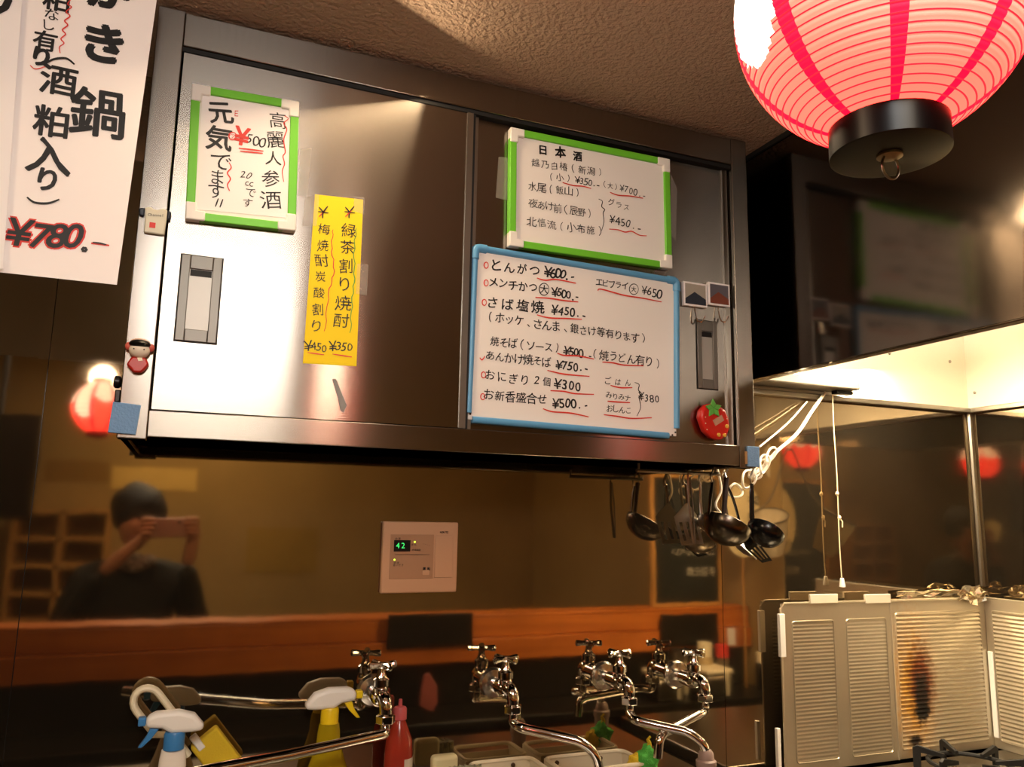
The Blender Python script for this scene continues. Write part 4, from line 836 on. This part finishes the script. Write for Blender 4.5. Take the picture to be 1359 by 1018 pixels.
for c, p_ in ((LC, 7.5), (l1, 2.5), (Vector((1.56, -1.38, .22)), 2.5)): point('lantern_bulb_light', c + Vector((0, 0, .088 * .95 + .088 * .19)), p_, (1.0, .74, .55), .04)
# ================================================================ CEILING LAMP behind the camera
cl = thing('ceiling_lamp', (.17, -1.9, ZC - .045), 'flat white ceiling lamp behind the viewer', 'lamp')
B(-.10, .44, -2.12, -1.68, ZC - .02, ZC - .0005).build('housing', M_white, cl, bevel=.004)
for x0, x1, nm, e in ((-.085, -.02, 'cool', (4, 5, 6)), (-.015, .10, 'greenish', (5.5, 6, 3.8)), (.105, .19, 'cool', (4, 5, 6)), (.195, .33, 'greenish', (5.5, 6, 3.8)), (.335, .42, 'warm', (3, 2.5, 1.8))):
    B(x0, x1, -2.10, -1.70, ZC - .045, ZC - .02).build('diffuser', mat('lamp_' + nm, '#f4fff0', .5, emit=e, es=1), cl, bevel=.006)
# ================================================================ COUNTER AND ROOM BEHIND THE VIEWER (seen in the steel)
ct = thing('bar_counter', (0, -1.25, ZF), 'orange wooden bar counter facing the kitchen, seen in the steel wall', 'counter')
zt_ = -.44
B(XL + .01, XC - .01, -1.12, -1.0, zt_ - .012, zt_).build('counter_board', M_wood, ct, bevel=.004)
B(XL + .01, XC - .01, -1.03, -1.0, zt_ - .075, zt_ - .012).build('upper_fascia', M_wood, ct, bevel=.002)
B(XL + .01, XC - .01, -1.035, -.985, zt_ - .15, zt_ - .077).build('lower_fascia', M_wood, ct, bevel=.003)
B(XL + .01, XC - .01, -1.11, -1.02, ZF + .001, zt_ - .15).build('counter_base', M_dark, ct)
kb = thing('back_worktop', (0.3, -.86, ZF), 'low black worktop on the kitchen side of the bar counter', 'worktop')
B(XL + .01, XC - .01, -1.015, -.80, -.76, -.73).build('worktop_board', M_dark, kb, bevel=.003)
B(XL + .01, XC - .01, -1.015, -.82, ZF + .001, -.76).build('worktop_base', M_dark, kb)
def onplane(u, v, Y): return V(u, v, Y)
# board, trays on the counter
for (u0, v0, u1, v1), la in (((516, 816, 628, 856), 'dark menu stand hung on the counter fascia near its middle'), ((878, 816, 955, 856), 'dark menu stand hung on the counter fascia near the chalkboard')):
    A = V(u0, v0, .97); Z = V(u1, v1, .97); tag(B(A.x, Z.x, -.983, -.972, Z.z, A.z).build('menu_stand', M_dark, bevel=.002), la, 'stand', 'dark stands on the counter fascia')
# chalkboard with pale frame
A = V(868, 628, 1.03); Z = V(955, 803, 1.03)
cbn = thing('chalkboard', ((A.x + Z.x) / 2, -1.04, zt_), 'wood-framed chalkboard with white writing on the bar counter, seen mirrored', 'chalkboard')
yk = -1.03; x0, x1, z1 = A.x, Z.x, A.z
B(x0, x1, yk - .012, yk, zt_ + .001, z1).build('slate', mat('slate_black', '#161a17', .6), cbn)
for a in ((x0 - .015, x0, zt_ + .001, z1), (x1, x1 + .015, zt_ + .001, z1), (x0, x1, z1 - .015, z1), (x0, x1, zt_ + .001, zt_ + .016)): B(a[0], a[1], yk - .016, yk + .004, a[2], a[3]).build('frame_bar', M_wood2, cbn, bevel=.002)
def wtext(par, txt, x, z, h, y, m, nm='lettering', off=0):   # lettering that faces the kitchen wall (+y)
    mb = MB(); n = len(txt)
    for i, ch in enumerate(txt):
        vs, fs = glyph(ch, off); cx = x - i * h * (1.0 if ord(ch) > 0x2000 else .6); mb.add([(cx - a * h, y, z + q * h) for a, q in vs], fs)
    return mb.build(nm, m, par, smooth=False)
Mch = mat('chalk', '#cfcabb', .8)
for i, tx in enumerate(('すじこん', 'ニラせんべい', '手羽元煮')): wtext(cbn, tx, x1 - .03, -.16 - i * .075, .034, yk + .0008, Mch)
# round fan price sign on a stick
c = V(986, 690, .93)
fn = thing('fan_price_sign', (c.x, -.93, -.729), 'round cream paper fan price sign on a stick reading 580, seen mirrored', 'sign')
MB().prism([c + Vector((.095 * math.cos(a), 0, .14 * math.sin(a))) for a in [2 * math.pi * i / 40 for i in range(40)]], (0, -.003, 0)).build('fan_sheet', mat('cream_fan_paper', '#e8d9b0', .7), fn)
MB().tube([(c.x, -.937, -.729), (c.x, -.937, c.z + .05)], .004, 8).build('stick', M_wood2, fn)
for i, tx in enumerate('味噌'): wtext(fn, tx, c.x + .05, c.z + .07 - i * .065, .055, c.y + .0009, M_ink, off=.02)
wtext(fn, '¥', c.x + .062, c.z - .075, .04, c.y + .0009, M_ink); wtext(fn, '580-', c.x + .03, c.z - .08, .055, c.y + .0009, M_ink, off=.02)
# second round fan above
c = V(1032, 612, .86)
f2 = thing('round_fan', (c.x, c.y, -.729), 'plain pale round paper fan above the price fan, seen in the steel', 'fan')
MB().prism([c + Vector((.07 * math.cos(a), 0, .08 * math.sin(a))) for a in [2 * math.pi * i / 32 for i in range(32)]], (0, -.003, 0)).build('fan_sheet', mat('pale_fan_paper', '#dccdb0', .7), f2)
MB().prism([c + Vector((.03 * math.cos(a) + .01, .0006, .028 * math.sin(a) - .01)) for a in [2 * math.pi * i / 12 for i in range(12)]], (0, .0004, 0)).build('picture_shape', mat('faded_brown', '#a08a66', .7), f2)
MB().tube([(c.x, c.y - .0055, -.729), (c.x, c.y - .0055, c.z)], .003, 8).build('stick', M_wood2, f2)
# strainer by the right wall
c = V(1022, 704, .70)
stn = thing('noodle_strainer', (c.x, c.y, c.z - .06), 'deep wire noodle strainer hanging by the right kitchen wall, seen doubled in the steel', 'strainer')
ax = Vector((-.35, .35, 1)).normalized()
MB().lathe([(.040, -.085), (.054, -.025), (.062, .035), (.063, .055), (.061, .055), (.052, -.025), (.038, -.083)], c, ax, 28).build('mesh_basket', mat('wire_mesh', '#e0d4bc', .4, .3, alpha=.85), stn)
q = ax.to_track_quat('Z', 'Y'); MB().tube([c + q @ Vector((.064 * math.cos(a), .064 * math.sin(a), .055)) for a in [2 * math.pi * i / 32 for i in range(32)]], .0035, 8, closed=True).build('rim', M_chrome2, stn)
MB().tube(arc([c + q @ Vector((.064, 0, .055)), c + Vector((.045, -.04, .12)), Vector((XC - .02, c.y - .05, .14)), Vector((XC - .002, c.y - .05, .15))], 6), .003, 8).build('handle', M_chrome2, stn)
# condiments near the right end
def jar(u, v, Y, r, h, m1, m2, la, nm='seasoning_jar'):
    p = V(u, v, Y); p.z = -.729; p.y = max(p.y, -.935); j = thing(nm, p, la, 'jar', 'seasoning jars on the back worktop')
    MB().lathe([(r * .95, 0), (r, .004), (r, h * .68), (r * .8, h * .74)], p, (0, 0, 1), 20).build('jar_body', m1, j); MB().lathe([(r * .92, h * .72), (r * .92, h), (r * .85, h * 1.01)], p, (0, 0, 1), 20).build('lid', m2, j)
Mgl = mat('jar_glass', '#8a7a60', .1, trans=.5); Mbl = mat('black_jar', '#1a1411', .3)
jar(1012, 885, .90, .024, .13, Mbl, M_cream, 'dark jar with a cream lid on the back worktop'); jar(955, 870, .95, .026, .16, Mgl, M_red, 'glass jar with a red lid on the back worktop'); jar(930, 870, .96, .03, .17, mat('milky_jar', '#b5a078', .3), M_cream, 'milky jar with a domed cream lid on the back worktop')
jar(893, 870, .97, .035, .15, M_cream, M_chrome2, 'wide cream jar with a steel lid on the back worktop')
# rice cookers
for u, la in ((885, 'cream rice cooker on the back worktop, left of the pair'), (950, 'cream rice cooker on the back worktop, right of the pair')):
    p = V(u, 915, .86); p.z = -.7295; rc_ = thing('rice_cooker', (p.x, -.88, p.z), la, 'rice cooker', 'rice cookers on the back worktop'); p.y = -.88
    B(p.x - .055, p.x + .055, -.94, -.825, p.z, p.z + .075).build('body', M_chrome2, rc_, bevel=.012, bseg=3); B(p.x - .055, p.x + .055, -.94, -.825, p.z + .076, p.z + .095).build('lid', M_cream, rc_, bevel=.008, bseg=3); B(p.x + .02, p.x + .032, -.827, -.82, p.z + .005, p.z + .085).build('handle', M_cream, rc_, bevel=.003)
# pink cloth hanging on the worktop edge, note on the fascia
c = V(572, 925, .74)
mb = MB(); pr = [(-.010, .055), (.006, .06), (.032, .02), (.036, -.03), (.024, -.055), (.004, -.05), (-.020, -.035), (-.018, .01)]
mb.prism([(c.x + a, -.795, c.z + q) for a, q in pr], (0, .010, 0)); tag(mb.build('dish_cloth', mat('pink_cloth', '#b0605a', .9, bump=(80, (1, 1, 1), .6, .004)), bevel=.004), 'pink dish cloth hanging on the back worktop edge, seen in the steel', 'cloth')
c = V(972, 845, .98)
nt_ = thing('paper_note', (c.x, -.984, c.z - .03), 'small printed paper note on the counter fascia', 'note'); B(c.x - .018, c.x + .018, -.9835, -.983, c.z - .032, c.z + .032).build('paper_sheet', M_paper, nt_)
# front wall: dark board, shelf, notices, round lamps
A = V(-60, 545, 1.75); Z = V(40, 690, 1.75)
db = thing('dark_panel', ((A.x + Z.x) / 2, -1.76, Z.z), 'hanging black screen left of the photographer, seen in the steel', 'screen')
B(A.x, Z.x, -1.78, -1.745, Z.z, A.z).build('casing', M_dark, db, bevel=.003); MB().tube([((A.x + Z.x) / 2, -1.765, A.z), ((A.x + Z.x) / 2, -1.765, ZC)], .01, 8).build('ceiling_post', M_blackm, db)
A = V(20, 676, 2.9); Z = V(132, 812, 2.9)
shf = thing('wall_shelf', ((A.x + Z.x) / 2, YF, ZF), 'pale wooden shelf unit against the far wall behind the photographer', 'shelf')
x0, x1 = A.x, Z.x
for x in (x0, (x0 + x1) / 2, x1): B(x - .01, x + .01, YF + .001, YF + .22, ZF + .001, A.z).build('upright', M_wood2, shf)
zz = A.z
while zz > ZF + .1:
    B(x0 + .01, x1 - .01, YF + .001, YF + .22, zz - .02, zz).build('shelf_board', M_wood2, shf); zz -= .13
for (u0, v0, u1, v1), col, la in (((150, 618, 260, 652), '#d9b768', 'long yellowish paper banner on the far wall above the photographer'), ((60, 610, 145, 640), '#8c6a30', 'brown paper banner on the far wall, left of the yellowish one'), ((330, 700, 420, 760), '#9a7c34', 'ochre poster on the far wall right of the photographer')):
    A = V(u0, v0, 3.09); Z = V(u1, v1, 3.09); tag(B(A.x, Z.x, YF + .001, YF + .004, Z.z, A.z).build('paper_banner', mat('banner_' + col[1:], col, .7)), la, 'poster')
def dbl(u, v, Y):                            # seen by way of both steel walls
    p = V(u, v, Y); return Vector((2 * XC - p.x, -Y, p.z))
for u, la in ((1270, 'right round cream wall lamp on the far wall'), (1320, 'left round cream wall lamp on the far wall')):
    p = dbl(u, 705, 3.07); wl = thing('wall_lamp', (p.x, YF, p.z - .09), la, 'lamp', 'round wall lamps')
    MB().lathe([(.09, 0), (.088, .015), (.05, .028), (.0005, .03)], (p.x, YF + .001, p.z), (0, 1, 0), 28).build('shade', mat('lamp_cream', '#e8cf98', .6, emit='#e8c583', es=.9), wl)
    MB().lathe([(.095, 0), (.095, .006)], (p.x, YF + .0005, p.z), (0, 1, 0), 28).build('rim', M_wood2, wl)
# ================================================================ PHOTOGRAPHER
def skin(name, verts, edges, radii, m, par, root=0, sub=2):
    me = bpy.data.meshes.new(name); off = WORLD[par.name]; me.from_pydata([tuple(Vector(v) - off) for v in verts], edges, []); o = bpy.data.objects.new(name, me); COL.objects.link(o); o.parent = par; me.materials.append(m)
    md = o.modifiers.new('skin', 'SKIN')
    for i, r in enumerate(radii):
        sv = me.skin_vertices[0].data[i]; sv.radius = (r, r) if not isinstance(r, tuple) else r; sv.use_root = (i == root)
    s = o.modifiers.new('sub', 'SUBSURF'); s.levels = sub; s.render_levels = sub
    md.use_smooth_shade = True
    WORLD[o.name] = off; return o
hc = V(183, 692, 1.88)
ps = thing('person', (hc.x, -1.93, ZF), 'person in a dark jacket holding up a phone, reflected left in the steel wall', 'person')
hx, hy, hz = hc
jk = mat('dark_jacket', '#1a1c18', .85); tr_ = mat('dark_trousers', '#15161a', .85)
sx = .17; nk = hz - .14
vv = [(hx, hy - .05, hz - .72), (hx, hy - .04, hz - .5), (hx, hy - .03, hz - .27), (hx, hy - .01, nk),
      (hx - sx, hy - .03, hz - .23), (hx + sx, hy - .03, hz - .23), (hx - .24, hy + .02, hz - .45), (hx + .25, hy + .02, hz - .43), (hx - .10, hy + .17, hz - .19), (hx + .19, hy + .19, hz - .16),
      (hx - .10, hy - .05, hz - .80), (hx + .10, hy - .05, hz - .80), (hx - .10, hy - .03, hz - 1.12), (hx + .10, hy - .03, hz - 1.12), (hx - .11, hy - .06, ZF + .09), (hx + .11, hy - .06, ZF + .09), (hx - .12, hy + .09, ZF + .04), (hx + .12, hy + .09, ZF + .04)]
ee = [(0, 1), (1, 2), (2, 3), (2, 4), (2, 5), (4, 6), (5, 7), (6, 8), (7, 9), (0, 10), (0, 11), (10, 12), (11, 13), (12, 14), (13, 15), (14, 16), (15, 17)]
rr_ = [(.15, .11), (.14, .10), (.15, .10), .055, .075, .075, .055, .055, .036, .036, .09, .09, .062, .062, .045, .045, .04, .04]
skin('body', vv, ee, rr_, jk, ps)
# head with face
hm = MB(); bm = bmesh.new(); bmesh.ops.create_uvsphere(bm, u_segments=28, v_segments=20, radius=1)
for v in bm.verts:
    n = v.co.copy(); x = n.x * .073; y = n.y * .092; z = n.z * .112
    if n.z < 0: x *= 1 - .28 * (-n.z) ** 1.5; y *= 1 - .12 * (-n.z)
    if n.y > .6 and abs(n.x) < .28 and -.45 < n.z < .15: y += .020 * (1 - abs(n.x) / .28) * (1 - abs(n.z + .18) / .35)
    if n.y > .6 and .05 < n.z < .3 and .15 < abs(n.x) < .6: y -= .006
    v.co = Vector((x, y, z))
hm.add([Vector((hx, hy + .02, hz)) + v.co for v in bm.verts], [[v.index for v in f.verts] for f in bm.faces]); bm.free(); hd2 = hm.build('head', M_skin, ps, angle=80)
for dx in (-.030, .030): MB().lathe([(.011, 0), (.010, .004), (.004, .007)], (hx + dx, hy + .098, hz + .012), (0, 1, 0), 12).build('eye', M_blackm, hd2)
MB().tube(arc([(hx - .024, hy + .101, hz - .055), (hx, hy + .108, hz - .057), (hx + .024, hy + .101, hz - .055)], 4), .004, 6).build('mouth', mat('lips', '#8d4a42', .5), hd2)
for dx in (-1, 1): MB().lathe([(.005, 0), (.017, .004), (.019, .010), (.012, .013)], (hx + dx * .066, hy + .01, hz - .005), (dx, -.2, 0), 12).build('ear', M_skin, hd2)
blob(Vector((hx, hy + .016, hz + .046)), .106, mat('black_hair', '#100d0b', .6, bump=(90, (6, 6, 1), .7, .006)), 'hair', ps, (.96, 1.0, 1.02), 2, .04)
MB().tube([(hx + .06 * math.cos(a), hy + .01 + .06 * math.sin(a), nk - .02 + .012 * math.sin(3 * a)) for a in [2 * math.pi * i / 24 for i in range(24)]], .026, 10, closed=True).build('scarf', mat('patterned_scarf', '#9a8a78', .9, vary=(60, (1, 1, 1), '#3a3028')), ps)
# phone and hands
pc_ = CAM + Vector((-.036, -.012, -.068))
ph = thing('smartphone', pc_ + Vector((0, -.004, -.04)), 'smartphone held level in both hands of the photographer', 'phone')
e1 = RIGHT - Vector((0, RIGHT.y, 0)); e1 = Vector((1, 0, .02)).normalized(); e3 = Vector((-.02, 0, 1)).normalized(); pcc = pc_ + Vector((0, -.004, 0))
def ploc(a, b_, d): return pcc + e1 * a + e3 * b_ + Vector((0, d, 0))
MB().prism([ploc(a, q, -.004) for a, q in ((-.072, -.036), (.072, -.036), (.072, .036), (-.072, .036))], (0, .008, 0)).build('casing', mat('rose_phone_back', '#b98d7c', .35, .3), ph, bevel=.003, bseg=3)
MB().lathe([(.006, 0), (.006, .0012)], ploc(.03, .02, .004), (0, 1, 0), 14).build('lens_ring', M_black, ph)
def hand(sgn, wrist):
    base = ploc(sgn * .082, -.025, -.022)
    vv = [wrist, wrist.lerp(base, .5), base, ploc(sgn * .090, .005, -.018)]; ee = [(0, 1), (1, 2), (2, 3)]; rr = [.026, .026, (.024, .015), (.020, .013)]
    o = skin('hand', vv, ee, rr, M_skin, ps, 0)
    for i, (zz, ln) in enumerate(((.030, 1.0), (.013, 1.08), (-.005, 1.0), (-.022, .82))):
        k0 = ploc(sgn * .092, zz * .8, -.016); k1 = ploc(sgn * .090, zz, .004); k2 = ploc(sgn * (.090 - .020 * ln), zz + .002, .014); k3 = ploc(sgn * (.090 - .040 * ln), zz + .003, .012)
        skin('finger', [k0, k1, k2, k3], [(0, 1), (1, 2), (2, 3)], [.010, .009, .0085, .007], M_skin, o, 0, 1)
    skin('thumb', [ploc(sgn * .088, -.028, -.022), ploc(sgn * .070, -.020, -.018), ploc(sgn * .048, -.010, -.014)], [(0, 1), (1, 2)], [.012, .010, .0085], M_skin, o, 0, 1)
hand(-1, Vector(vv[8]) if False else Vector((hx - .10, hy + .17, hz - .19))); hand(1, Vector((hx + .19, hy + .19, hz - .16)))
